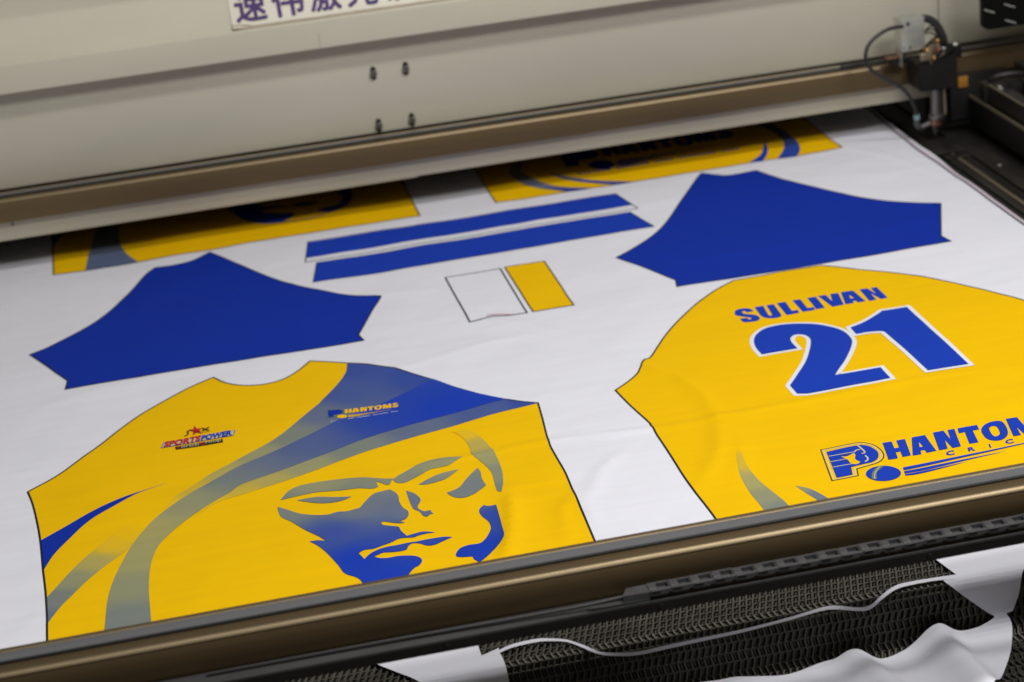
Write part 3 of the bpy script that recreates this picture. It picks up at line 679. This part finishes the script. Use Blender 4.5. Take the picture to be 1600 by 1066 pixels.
FACE = [
 [(47.0,2126.2,1),(57.0,2144.2),(69.7,2153.1),(86.9,2154.9),(107.4,2154.5),(127.5,2151.3),(145.5,2144.5),(162.8,2133.5),(171.7,2129.7),(174.3,2130.3,1),(169.9,2117.0,1),(166.0,2113.3),(161.1,2120.7),(155.0,2128.6,1),(155.5,2112.9,1),(147.9,2110.5),(133.7,2118.0),(113.8,2121.5),(89.3,2128.6),(72.4,2128.4),(58.8,2127.3)],
 [(173.4,2126.8,1),(183.4,2137.0),(197.0,2147.9),(208.9,2157.6),(223.6,2163.2),(240.9,2162.6),(258.0,2155.3,1),(249.0,2148.9),(239.1,2141.3),(228.6,2139.9),(218.1,2138.9),(208.2,2130.6),(196.5,2121.1),(185.2,2113.7),(177.1,2116.3)],
 [(64.6,2117.7,1),(76.4,2118.0),(89.6,2115.6),(107.0,2106.7),(123.9,2100.1,1),(114.1,2095.1),(100.7,2094.7),(87.8,2099.3),(75.4,2108.4)],
 [(199.3,2103.6,1),(210.6,2113.1),(223.9,2121.9),(236.5,2125.7),(248.8,2127.1,1),(240.2,2117.0),(230.0,2106.9),(217.4,2102.1),(206.9,2100.4)],
 [(269.5,2122.4,1),(270.7,2110.3),(269.2,2092.4),(270.5,2074.4,1),(264.8,2068.0),(253.6,2056.8),(242.6,2051.5),(234.6,2053.7),(229.2,2061.1),(225.7,2070.4,1),(234.8,2074.6),(242.7,2081.3),(250.0,2094.4),(259.4,2108.9)],
 [(183.7,2092.1,1),(190.8,2083.1),(195.4,2069.3),(194.8,2059.7),(190.5,2049.8),(190.5,2042.1),(195.1,2034.4),(201.7,2034.7),(202.3,2028.4),(204.6,2025.9,1),(200.1,2024.7),(196.2,2020.6),(192.6,2024.0),(190.3,2035.6),(185.0,2044.4),(183.6,2062.4)],
 [(258.8,2025.3,1),(263.7,2020.6),(271.7,2019.5,1),(269.9,1992.1),(267.7,1963.2),(265.3,1938.7),(257.1,1924.2),(246.9,1912.4),(240.9,1905.4,1),(231.4,1896.1,1),(226.8,1905.5,1),(226.3,1911.3),(218.7,1913.3),(211.5,1917.2),(211.7,1924.8),(217.7,1934.8),(227.9,1938.8),(238.9,1937.9),(246.8,1946.2),(253.0,1958.2),(256.4,1967.8),(256.7,1982.5),(252.8,1997.2),(251.4,2009.2),(253.3,2018.0)],
 [(42.2,2110.4,1),(51.3,2100.0),(66.0,2081.0),(81.4,2070.0),(94.1,2065.6),(104.3,2067.9),(115.5,2065.2),(129.0,2067.7,1),(137.6,2082.5),(147.7,2096.1),(158.3,2099.7),(166.9,2101.3,1),(171.8,2091.1),(173.6,2080.3),(172.6,2067.0),(174.4,2050.7),(178.1,2042.2),(177.7,2032.0),(173.7,2023.5),(166.6,2019.6,1),(171.6,2014.5,1),(164.4,2015.6),(155.4,2021.2),(149.4,2025.1),(146.9,2023.2,1),(147.5,2018.1),(154.3,2013.4),(163.2,2007.5),(164.3,1998.1),(168.7,1983.5,1),(177.9,1986.0),(187.7,1986.7),(198.8,1980.4,1),(190.0,1981.0),(181.8,1980.0),(175.0,1977.3),(167.3,1979.3),(159.3,1980.0),(150.5,1974.5),(142.1,1971.5),(130.8,1967.2),(121.3,1968.2),(114.8,1963.0,1),(118.8,1948.0,1),(126.3,1957.6),(136.7,1964.1),(146.6,1966.2),(154.9,1965.9),(168.7,1967.2),(176.6,1966.8),(189.6,1967.7),(205.6,1967.4),(214.3,1963.8,1),(204.1,1958.2),(193.6,1952.7),(185.8,1953.8),(179.0,1961.2),(171.4,1963.9),(166.7,1959.0),(163.2,1951.5),(151.9,1950.4),(139.7,1953.9),(135.1,1952.0),(129.2,1949.4,1),(133.9,1943.3),(142.9,1939.7),(153.6,1939.8),(167.2,1935.8),(174.0,1928.8),(175.4,1920.2),(171.4,1911.5),(164.3,1905.7),(154.1,1889.4,1),(124.7,1843.0,1),(113.6,1882.0),(107.6,1908.7),(95.6,1925.4),(90.5,1948.1),(81.4,1980.0),(73.9,1999.2),(67.8,2010.1,1),(76.6,2009.1),(84.8,2003.9,1),(77.7,2019.6),(65.3,2041.4),(53.2,2067.1),(44.0,2084.3),(42.2,2100.6)],
]
for lp in FACE: print_area('face_emblem', lp, 3, 'ink_gradient', fp, face)
arc = [(257.5,2230.8,1),(270.2,2232.0),(282.1,2217.8),(289.9,2192.0),(294.4,2159.4),(295.0,2125.0),(293.3,2096.5),(288.8,2069.9),(283.4,2050.2,1),(279.2,2054.8,1),(280.2,2073.6),(282.0,2101.4),(280.0,2118.8),(275.2,2139.8),(269.1,2159.5),(270.7,2178.3),(268.5,2201.3),(263.1,2221.6)]
print_area('face_emblem', arc, 3, 'ink_gradient', fp, graded([(257.5,2230.8),(269.7,2218.7),(279.5,2183.3),(286.7,2145.5),(289.0,2102.5),(282.2,2052.7)], [0, .06, .26, .40, .50, .56]))
# chest mark: star over two words over a black bar
def star(cx, cy, ux, uy, vx, vy):
    out = []
    for k in range(10):
        r = 1 if k % 2 == 0 else .40; a = math.pi / 2 + k * math.pi / 5
        out.append((cx + ux * r * math.cos(a) + vx * r * math.sin(a), cy + uy * r * math.cos(a) + vy * r * math.sin(a), 1))
    return out
Q = [(-34.9,2362.8),(-25.8,2362.4),(-36.4,2380.6)]
print_area('star_mark', star(Q[0][0], Q[0][1], Q[1][0] - Q[0][0], Q[1][1] - Q[0][1], (Q[2][0] - Q[0][0]) * .9, (Q[2][1] - Q[0][1]) * .9), 3, 'ink_red', fp)
line('chest_mark', [(-49.2,2352.8),(-46.0,2353.9),(-44.3,2358.4),(-44.6,2365.0),(-41.2,2367.7),(-38.8,2365.6)], 2.0, 4, 'ink_black', fp)
line('chest_mark', [(-37.6,2358.7),(-31.8,2357.9),(-29.4,2358.3)], 1.8, 4, 'ink_black', fp)
line('chest_mark', [(-26.8,2366.7),(-23.5,2359.9),(-19.0,2355.8)], 2.0, 4, 'ink_black', fp)
line('chest_mark', [(-27.6,2356.9),(-23.5,2360.6),(-18.7,2364.8)], 2.0, 5, 'ink_black', fp)
line('chest_mark', [(-29.7,2352.7),(-23.9,2352.3),(-18.6,2352.5)], 1.0, 4, 'ink_black', fp)
plate = [(-77.8,2328.7,1),(-74.2,2343.6,1),(11.4,2341.9,1),(8.1,2327.8,1)]
print_area('chest_mark', plate, 3, 'ink_pale', fp); ring('chest_mark', plate, -.3, .5, 4, 'ink_blue', fp)
print_text('chest_lettering', 'SPORTS', [(-75.2,2328.2),(-31.6,2328.0),(-72.7,2345.0)], 5, 'ink_red', fp, .045)
print_text('chest_lettering', 'POWER', [(-30.6,2328.0),(6.5,2328.5),(-28.7,2343.4)], 5, 'ink_blue', fp, .045)
print_area('chest_mark', [(-61.8,2325.0,1),(-5.1,2323.5,1),(-4.9,2313.5,1),(-60.9,2315.6,1)], 3, 'ink_black', fp)
print_text('chest_lettering', 'orich', [(-55.0,2318.0),(-33.6,2316.9),(-54.7,2325.2)], 4, 'ink_pale', fp, .01)
print_text('chest_lettering', 'roup', [(-25.5,2316.9),(-6.9,2316.0),(-25.6,2322.9)], 4, 'ink_pale', fp, .01)
print_text('chest_lettering', 'G', [(-32.0,2316.2),(-26.9,2316.1),(-31.6,2324.3)], 4, 'ink_red', fp, .03)
print_text('chest_lettering', 'Z', [(-59.8,2318.0),(-55.8,2317.9),(-59.6,2323.7)], 4, 'ink_red', fp, .03)

# ---- the team mark: big on the back panel, small on the front panel, half hidden under the rear gantry
LETTERS = [
 [[(702.7,2003.1,1),(713.0,2002.5,1),(709.5,1984.5,1),(714.8,1984.6,1),(718.4,2002.6,1),(728.4,2002.5,1),(719.7,1961.7,1),(710.0,1961.3,1),(712.7,1974.7,1),(707.4,1974.7,1),(704.5,1960.6,1),(694.0,1961.4,1)]],
 [[(736.5,2003.3,1),(751.8,2003.0,1),(748.6,1961.1,1),(737.3,1961.0,1),(738.2,1968.3,1),(733.3,1968.5,1),(731.0,1959.9,1),(721.2,1960.3,1)], [(740.1,1990.8,1),(739.5,1977.0,1),(735.5,1976.8,1)]],
 [[(761.9,2005.0,1),(774.0,2004.8,1),(773.2,1982.2,1),(778.7,2004.4,1),(786.5,2004.2,1),(776.7,1961.3,1),(766.9,1960.9,1),(767.2,1983.7,1),(761.6,1961.6,1),(751.8,1961.2,1)]],
 [[(790.0,2003.8,1),(812.7,2003.5,1),(810.6,1992.4,1),(803.2,1992.4,1),(797.4,1962.7,1),(787.2,1963.3,1),(793.8,1992.2,1),(786.8,1992.1,1)]],
 [[(811.6,1989.2),(820.8,2001.2),(832.4,2005.3),(840.7,2001.7),(840.0,1986.7),(834.2,1969.4),(824.4,1959.9),(814.9,1960.2),(809.0,1969.4)], [(821.9,1991.4),(828.7,1994.8),(830.6,1988.8),(826.7,1973.5),(820.0,1969.3),(818.4,1975.5)]],
 [[(847.6,2006.3,1),(860.6,2005.9,1),(859.2,1983.9,1),(869.4,2005.7,1),(880.5,2005.3,1),(869.3,1961.9,1),(859.7,1962.2,1),(865.0,1984.5,1),(856.1,1962.2,1),(850.6,1962.2,1),(850.3,1984.2,1),(846.4,1962.1,1),(837.7,1962.7,1)]],
 [[(886.3,2003.5),(895.0,2007.0),(901.6,2003.3),(902.3,1994.0,1),(894.2,1994.3,1),(892.0,1998.5),(889.2,1996.1),(894.8,1988.3),(900.4,1982.6),(898.4,1972.2),(890.6,1963.7),(880.9,1963.1),(875.0,1968.1),(875.9,1976.5,1),(884.6,1976.7,1),(886.4,1971.5),(890.3,1973.8),(889.4,1978.2),(883.5,1985.2),(882.3,1994.6)]],
]
P_OUT = [(635.8,2015.3,1),(656.1,2015.4),(678.0,2014.6),(685.5,2010.8),(692.5,2001.5),(694.9,1988.0),(693.5,1974.5),(689.0,1966.0),(681.8,1960.4),(672.4,1958.4),(656.3,1955.9,1),(652.1,1939.9,1),(622.4,1939.1,1)]
P_BODY = [(639.7,2007.4,1),(657.4,2008.6),(675.0,2008.2),(681.0,2006.4),(687.2,1999.3),(690.0,1986.6),(688.5,1976.7),(683.9,1968.2),(676.4,1963.6),(669.1,1963.3),(652.0,1962.0,1),(647.5,1944.4,1),(629.3,1943.6,1)]
BALL = [(695.0,1926.2),(691.2,1920.2),(685.5,1916.3),(678.6,1914.9),(671.7,1916.4),(665.7,1920.4),(661.5,1926.5),(659.8,1933.6),(660.9,1940.7),(664.6,1946.7),(670.4,1950.7),(677.3,1952.2),(684.4,1950.7),(690.4,1946.6),(694.5,1940.4),(696.2,1933.3)]
TAILS = [[(701.7,1938.5,1),(743.5,1938.2),(840.8,1942.0),(881.5,1942.9,1),(839.9,1940.0),(742.9,1932.9),(707.7,1931.5,1),(700.1,1931.8,1)], [(699.6,1929.4,1),(724.0,1929.0),(816.9,1931.2,1),(770.6,1927.0),(721.7,1923.0),(698.1,1923.8,1)], [(697.8,1922.1,1),(718.0,1921.6),(769.3,1923.8,1),(716.3,1917.2),(697.0,1918.4,1)]]
def mapped(loop, src, dst):
    """carry a mark from the parallelogram src (origin, right, up) to dst"""
    o, r, u = (Vector(p[:2]) for p in src); O, R2, U2 = (Vector(p[:2]) for p in dst)
    M = Matrix(((r.x - o.x, u.x - o.x), (r.y - o.y, u.y - o.y))).inverted(); out = []
    for p in loop:
        k = M @ (Vector(p[:2]) - o); q = O + (R2 - O) * k.x + (U2 - O) * k.y
        out.append((q.x, q.y) + tuple(p[2:]))
    return out
BOX = [(622.6,1939.0),(895.4,1964.4),(635.8,2014.5)]

# ---- back panel
BACK = [(464.2,2267.5,1),(484.2,2286.1),(500.5,2305.1),(510.1,2323.1),(520.2,2343.0),(528.4,2348.4),(546.8,2379.9),(580.9,2436.5),(630.1,2499.3),(670.2,2538.2),(699.3,2562.1,1),(736.6,2563.5),(774.8,2566.8),(822.8,2565.3,1),(859.7,2532.1),(899.1,2497.9),(937.5,2454.6),(970.3,2400.9),(990.3,2363.0),(1010.1,2326.8),(1037.5,2238.5),(1056.3,2140.2,1),(1004.4,1972.5),(979.8,1824.5),(962.3,1751.8,1),(482.1,1771.1,1),(481.9,1905.4),(478.0,1989.0),(478.5,2067.6),(478.0,2147.9),(478.0,2159.8),(470.0,2216.0)]
bp_ = panel('back_panel', BACK, 'ink_yellow', 'yellow back panel with a name and the number 21', w=2.3)
NAME = [
 [[(666.1,2446.0),(670.0,2454.2),(676.3,2456.7),(684.3,2455.3),(689.1,2450.2),(690.3,2441.9,1),(681.2,2441.5,1),(680.3,2446.8),(677.1,2447.5),(675.4,2443.5),(677.6,2437.7),(684.5,2433.1),(690.1,2426.5),(690.9,2417.0),(687.1,2410.1),(680.5,2408.6),(672.0,2410.3),(667.5,2413.7),(666.9,2425.4,1),(676.2,2424.0,1),(676.5,2418.4),(680.0,2418.3),(680.6,2422.7),(675.8,2427.4),(669.4,2433.7),(665.5,2438.3)]],
 [[(695.2,2454.1,1),(707.1,2454.0,1),(704.0,2421.8),(705.7,2418.6),(708.5,2421.6),(711.2,2453.6,1),(720.9,2453.4,1),(719.0,2416.5),(715.8,2409.0),(708.5,2407.7),(699.9,2411.1),(695.8,2417.8),(694.4,2424.4)]],
 [[(725.6,2454.8,1),(737.3,2454.0,1),(735.0,2420.8,1),(742.7,2421.0,1),(741.7,2410.8,1),(724.7,2410.6,1)]],
 [[(746.7,2454.7,1),(757.4,2454.0,1),(755.9,2420.7,1),(764.0,2420.8,1),(763.0,2410.8,1),(746.6,2411.6,1)]],
 [[(766.9,2454.7,1),(778.4,2454.4,1),(776.5,2412.7,1),(764.9,2412.3,1)]],
 [[(781.7,2455.7,1),(792.1,2455.1,1),(792.6,2429.9,1),(798.6,2456.1,1),(809.1,2455.1,1),(802.2,2413.1,1),(786.4,2411.9,1)]],
 [[(813.0,2456.1,1),(829.2,2455.6,1),(832.0,2414.0,1),(821.4,2413.8,1),(820.9,2420.2,1),(816.6,2420.2,1),(815.8,2413.8,1),(804.4,2413.2,1)], [(819.6,2443.3,1),(821.9,2429.9,1),(817.2,2429.7,1)]],
 [[(838.4,2456.1,1),(849.4,2456.2,1),(853.0,2432.3,1),(854.1,2456.3,1),(862.3,2456.5,1),(861.5,2413.8,1),(852.1,2413.1,1),(847.5,2437.9,1),(846.0,2413.2,1),(836.5,2413.0,1)]],
]
for lp in NAME: print_area('name_letter', lp, 2, 'ink_blue', bp_, per=5)
TWO = [(656.7,2297.9,1),(656.4,2320.4),(660.2,2342.4),(669.2,2362.4),(686.4,2378.9),(707.5,2382.5),(730.0,2376.8),(750.7,2365.6),(764.9,2348.9),(773.1,2328.4),(773.3,2304.2),(768.1,2285.8),(756.2,2262.1),(740.3,2235.1),(725.5,2213.8),(716.4,2199.8,1),(772.8,2199.3,1),(772.2,2165.0,1),(669.9,2163.2,1),(658.9,2167.1,1),(658.3,2192.5,1),(675.4,2217.4),(698.2,2254.5),(716.2,2292.4),(725.7,2317.6),(727.2,2331.9),(722.9,2341.9),(713.8,2344.3),(705.7,2336.1),(702.4,2322.6),(702.2,2299.0,1)]
ONE = [(870.7,2370.5,1),(870.6,2167.6,1),(819.6,2166.8,1),(818.0,2301.1,1),(815.8,2310.0),(799.4,2316.0),(783.9,2315.5,1),(784.3,2338.4,1),(807.0,2349.3),(828.1,2364.3),(839.3,2373.5,1)]
for lp, ly in ((TWO, 2), (ONE, 3)):
    ring('number_outline', lp, -.4, 5.4, ly, 'ink_white', bp_)
    print_area('number_digit', lp, 4, 'ink_blue', bp_)
def team_mark(parent, f, ink, ly, small=False, letter_ink=None):
    for lp in LETTERS: print_area('mark_letter', [f(l) for l in lp], ly, letter_ink or ink, parent, per=4)
    print_area('mark_emblem', f(P_BODY), ly, ink, parent)
    print_area('mark_ball', f(BALL), ly, letter_ink or ink, parent)
    for t in TAILS: print_area('mark_stripe', f(t), ly, letter_ink or ink, parent)
team_mark(bp_, lambda l: l, 'ink_blue', 3)
ring('mark_outline', P_OUT, -.7, .7, 2, 'ink_brown_line', bp_)
ring('mark_outline', P_OUT, -3.4, -1.0, 2, 'ink_straw', bp_)
for pts in ([(638.3,1995.7),(652.6,1994.8),(666.9,1993.7)], [(635.0,1982.2),(644.4,1981.7),(653.0,1981.4)], [(632.6,1968.6),(643.3,1968.3),(655.5,1967.9)]): line('mark_stripe', pts, 1.5, 4, 'ink_pale', bp_)
print_area('mark_face', [(650.1,1989.7,1),(654.8,1986.6),(660.7,1988.6),(665.0,1990.6),(665.3,1985.8),(661.9,1977.6),(662.8,1972.0),(664.6,1969.5),(661.6,1965.6),(657.0,1965.9),(654.2,1970.5),(653.8,1979.4)], 4, 'ink_yellow', bp_)
line('mark_face', [(665.7,1992.6),(670.9,1996.9),(674.8,1996.3)], 2.0, 4, 'ink_pale', bp_)
line('mark_face', [(675.2,2006.8),(676.3,1998.7),(676.9,1988.7),(675.0,1985.7),(672.3,1986.3)], 2.0, 5, 'ink_pale', bp_)
line('mark_face', [(674.6,1980.6),(675.0,1973.4),(672.3,1968.3),(669.3,1967.5)], 2.0, 4, 'ink_pale', bp_)
line('mark_face', [(652.8,1991.2),(656.0,1989.8),(659.7,1990.0)], 1.4, 5, 'ink_brown_line', bp_)
line('ball_seam', [(682.0,1950.1),(674.6,1944.7),(668.3,1935.5),(664.7,1924.5)], 5.0, 4, 'ink_olive', bp_)
line('ball_seam', [(679.9,1949.2),(672.6,1941.3),(667.6,1932.5),(664.7,1923.3)], .9, 5, 'ink_pale', bp_)
print_text('mark_lettering', 'C', [(753.7,1944.8),(763.1,1944.5),(756.8,1955.7)], 3, 'ink_blue', bp_, .035)
print_text('mark_lettering', 'R', [(779.1,1945.6),(787.1,1945.6),(781.5,1955.0)], 3, 'ink_blue', bp_, .035)
print_text('mark_lettering', 'I', [(803.5,1945.8),(805.2,1945.8),(805.4,1954.6)], 3, 'ink_blue', bp_, .02)
print_text('mark_lettering', 'C', [(822.3,1946.9),(831.6,1946.7),(825.2,1957.3)], 3, 'ink_blue', bp_, .035)
print_text('mark_lettering', 'K', [(844.6,1946.9),(853.8,1946.7),(847.5,1957.3)], 3, 'ink_blue', bp_, .035)
lowg = graded([(553.4,2057.6),(543.0,2018.0),(540.2,1969.6),(544.6,1926.9),(552.5,1897.1)], [0, .16, .36, .46, .55])
print_area('swoosh', [(553.4,2057.6,1),(543.0,2025.2),(534.8,1985.9),(532.8,1945.3),(534.3,1907.9),(534.2,1852.2,1),(564.7,1847.3,1),(560.9,1905.4),(556.1,1935.6),(550.0,1972.5),(549.0,2008.2),(551.5,2036.2)], 2, 'ink_gradient', bp_, lowg)
print_area('swoosh', [(582.7,1942.8,1),(594.8,1928.8),(602.3,1908.1),(606.3,1892.6,1),(594.8,1889.5,1),(591.5,1906.0),(586.9,1922.6)], 2, 'ink_gradient', bp_, graded([(582.7,1942.8),(601.7,1906.3)], [.45, .62]))
# small mark on the front panel
SMALL = [(121.9,2329.3),(208.1,2329.9),(123.6,2351.4)]
fs = lambda l: mapped(l, BOX, SMALL)
team_mark(fp, fs, 'ink_sleeve_blue', 4, letter_ink='ink_yellow')
ring('mark_outline', fs(P_OUT), -.3, .3, 4, 'ink_olive', fp)
for seg in ([(124.1,2316.7),(130.7,2316.8)], [(145.6,2317.0),(153.4,2316.5)], [(156.0,2316.9),(172.6,2316.6)], [(175.7,2316.6),(182.3,2316.8)], [(183.2,2316.9),(194.6,2316.4)], [(197.6,2316.4),(206.2,2316.7)]): line('mark_lettering', seg, .9, 4, 'ink_white', fp)

# ---- panels half under the rear gantry
UPL = [(-212.3,3040.2,1),(-216.9,3251.6),(-223.3,3535.2,1),(344.5,3493.3,1),(344.5,3254.9),(344.6,3045.8,1)]
ul = panel('hem_panel', UPL, 'ink_yellow', 'yellow panel with part of a face under the rear gantry', w=2.2)
print_area('swoosh', [(-165.5,3040.1,1),(-160.4,3109.2),(-154.4,3168.2),(-143.2,3259.7),(-132.3,3342.7,1),(-110.1,3344.8,1),(-113.2,3237.4),(-112.3,3159.2),(-103.4,3092.4),(-87.0,3041.9,1)], 3, 'ink_gradient', ul, graded([(-128.5,3045.0),(-130.1,3206.9)], [.70, .60]))
print_area('swoosh', [(-213.4,3186.0,1),(-201.8,3228.6),(-180.5,3266.0,1),(-215.1,3274.8,1)], 3, 'ink_gradient', ul, graded([(-213.4,3186.0),(-180.5,3266.0)], [.7, .6]))
dk = lambda x, y: ramp(.97)
for lp in ([(60.0,3241.4,1),(71.8,3195.4),(82.6,3161.9),(100.3,3137.2),(118.7,3123.7),(136.3,3120.9),(152.4,3136.0),(163.9,3153.8,1),(153.3,3163.9),(139.0,3169.3),(115.6,3185.1,1),(111.6,3196.8,1),(135.4,3202.9),(154.7,3196.5,1),(142.8,3211.5),(113.6,3221.4),(98.2,3282.1,1),(68.0,3286.6,1)],
           [(238.9,3232.4),(244.1,3262.4),(249.0,3290.0,1),(264.5,3287.6,1),(260.0,3235.8),(257.3,3196.0),(247.3,3161.2),(231.8,3142.3),(216.2,3135.5),(200.1,3145.7),(199.8,3158.3),(213.0,3165.3),(229.6,3166.1),(240.4,3187.8),(243.3,3215.3)],
           [(155.4,3203.6,1),(175.8,3208.1),(202.6,3200.6,1),(190.7,3190.4),(171.0,3192.9)]):
    print_area('face_emblem', lp, 3, 'ink_gradient', ul, dk)
line('face_emblem', [(136.2,3119.9),(158.4,3113.7),(183.0,3115.5),(209.2,3130.9),(226.9,3142.6)], 2.0, 4, 'ink_sleeve_blue', ul)
UPR = [(464.3,3049.3,1),(465.9,3242.8),(471.5,3470.9,1),(1033.1,3426.2,1),(1023.5,3235.8),(1023.5,3052.6,1)]
ur = panel('hem_panel', UPR, 'ink_yellow', 'yellow panel with curved stripes and lettering under the rear gantry', w=2.0)
g9 = graded([(931.5,3049.8),(965.6,3216.5),(973.1,3304.5)], [.9, .72, .5])
print_area('swoosh', [(916.8,3051.3,1),(942.8,3098.8),(954.9,3146.0),(955.0,3195.8),(948.5,3238.6),(940.3,3277.2,1),(957.2,3279.5,1),(967.6,3222.9),(974.1,3178.7),(970.8,3111.0),(961.3,3074.2),(948.0,3050.0,1)], 3, 'ink_gradient', ur, g9)
print_area('swoosh', [(871.6,3052.4,1),(898.0,3082.5),(914.0,3115.3),(926.8,3153.6,1),(919.9,3111.9),(907.5,3077.2),(891.1,3048.1,1)], 3, 'ink_blue', ur)
g8 = graded([(518.8,3213.2),(532.7,3111.6),(612.1,3048.8)], [.5, .66, .92])
print_area('swoosh', [(532.6,3254.3,1),(519.8,3212.7),(513.1,3178.2),(518.2,3132.7),(539.9,3092.1),(575.9,3052.0,1),(617.9,3049.5,1),(574.5,3079.7),(544.3,3131.6),(532.4,3175.6),(535.6,3210.7),(546.1,3253.8,1)], 3, 'ink_gradient', ur, g8)
print_area('swoosh', [(569.3,3160.6,1),(589.4,3113.4),(625.4,3073.9),(650.1,3052.5,1),(683.9,3050.7,1),(641.3,3078.1),(607.4,3110.0),(587.6,3139.7)], 3, 'ink_gradient', ur, g8)
fu = lambda l: mapped(l, BOX, [(598.3,3171.6),(890.3,3203.9),(604.3,3270.8)])
team_mark(ur, fu, 'ink_sleeve_blue', 3)
k = 0; A0, A1 = [(613.3,3136.1),(881.8,3136.5)]
while k < 34:
    if k not in (7, 15, 20, 29):
        a = k / 34; b = (k + .72) / 34
        line('mark_lettering', [(A0[0] + (A1[0] - A0[0]) * t, A0[1] + (A1[1] - A0[1]) * t) for t in (a, b)], 7.0, 3, 'ink_sleeve_blue', ur)
    k += 1

# ------------------------------------------------------------------ cut waste fabric hanging over the front edge
oc = thing('fabric_offcut', (.45, 1.69, 0), 'white cut out fabric waste draped over the front wire belt', 'fabric scrap')
def drape(name, loop, bumps=None, lift=.0022):
    P = smooth_loop(loop, 6)
    bm = bmesh.new(); vs = [bm.verts.new((p.x, p.y, 0)) for p in P]
    for t in tessellate_polygon([[Vector((p.x, p.y, 0)) for p in P]]):
        try: bm.faces.new([vs[i] for i in t])
        except ValueError: pass
    grid_cut(bm, 5.0, diag=False)
    for v in bm.verts:
        x, s = v.co.x / 1000, v.co.y / 1000
        y, z, nr = profile(s, r_top=.010, r_low=.030, lift=lift + .0008 * math.sin(x * 37 + s * 21))
        q = Vector((x, y, z))
        if bumps: q += bumps(x, s)
        v.co = q
    return to_obj(name, bm, 'fabric_white', oc, angle=None)
drape('left_flap', [(91.1,-57.1,1),(106.2,-71.3,1),(197.5,-72.3,1),(200.4,-55.5,1),(200.0,-22.0,1),(208.9,-25.5),(218.0,-29.6,1),(217.3,-21.2,1),(220.0,17.9),(221.5,31.3),(195.7,43.1,1),(155.6,20.5,1),(138.4,0.3)])
strip_top = [(215.1,-26.6),(231.2,-33.5),(251.4,-35.4),(264.1,-33.1),(281.9,-23.7),(294.2,-9.4),(307.7,2.8),(328.2,8.5),(347.5,10.5),(374.2,9.5),(409.4,8.9),(444.0,8.2),(491.4,5.1),(523.3,1.3),(539.2,1.7),(562.8,8.6),(574.4,7.9),(585.8,0.5),(604.1,-9.3),(621.3,-10.9),(645.3,-9.9),(666.4,-8.4)]
strip_bot = [(216.7,-18.6),(229.3,-23.7),(249.3,-25.4),(262.2,-24.3),(280.4,-16.7),(292.7,-2.6),(307.3,7.5),(327.7,13.9),(347.0,16.6),(373.7,16.0),(409.0,14.5),(443.7,13.4),(491.2,9.8),(523.0,7.0),(538.9,8.2),(562.6,14.5),(574.1,14.8),(585.6,7.4),(600.6,0.1),(618.0,-2.4),(642.3,-2.3),(658.4,1.4)]
bm = bmesh.new(); rows = []
for a, b in zip(smooth_loop(strip_top, 5, False), smooth_loop(strip_bot, 5, False)):
    r = []
    for t in (0, .5, 1):
        p = a.lerp(b, t * .62); y, z, nr = profile(p.y / 1000, lift=.0018); r.append(bm.verts.new((p.x / 1000, y, z)))
    rows.append(r)
for r0, r1 in zip(rows, rows[1:]):
    for k in (0, 1): bm.faces.new((r0[k], r0[k + 1], r1[k + 1], r1[k]))
to_obj('thin_strip', bm, 'fabric_white', oc, angle=None)
BA, BB, BC, BD = [(637.5,53.4),(646.3,142.2),(554.3,70.4),(565.0,111.6)]
def waves(x, s):
    q = Vector((0, 0, 0))
    s_mm = s * 1000; x_mm = x * 1000
    if s_mm < 35: return q
    on = min(1, (s_mm - 35) / 30)
    for (a, b, amp, wd) in ((BA, BB, .018, 23), (BC, BD, .0125, 20)):
        t = (s_mm - a[1]) / max(1, (b[1] - a[1])); xc = a[0] + (b[0] - a[0]) * max(-.2, t)
        d = (x_mm - xc) / (wd if x_mm < xc else wd * .68); w2 = math.exp(-d * d)
        q.z += amp * w2 * on
    return q
drape('right_flap', [(656.9,-87.9,1),(767.6,-85.4,1),(793.8,-82.8,1),(751.1,1.4),(729.6,1.4),(723.2,26.3),(716.4,44.2,1),(709.7,45.8,1),(713.3,60.9),(708.0,84.6),(696.3,109.5),(669.3,151.0),(635.8,201.6,1),(350.2,131.0,1),(380.1,65.8),(421.5,61.3),(437.4,61.6),(456.0,66.5),(485.9,72.8),(518.4,65.7),(534.0,68.9),(548.6,69.7),(570.1,76.7),(583.3,76.3),(599.9,71.7),(620.7,66.0),(639.6,62.2),(658.5,60.0),(681.2,56.2),(696.4,48.4),(695.9,45.0,1),(651.1,-1.0),(664.5,-7.8,1),(655.4,-59.4,1)], waves)

for o in bpy.data.objects: clean(o)
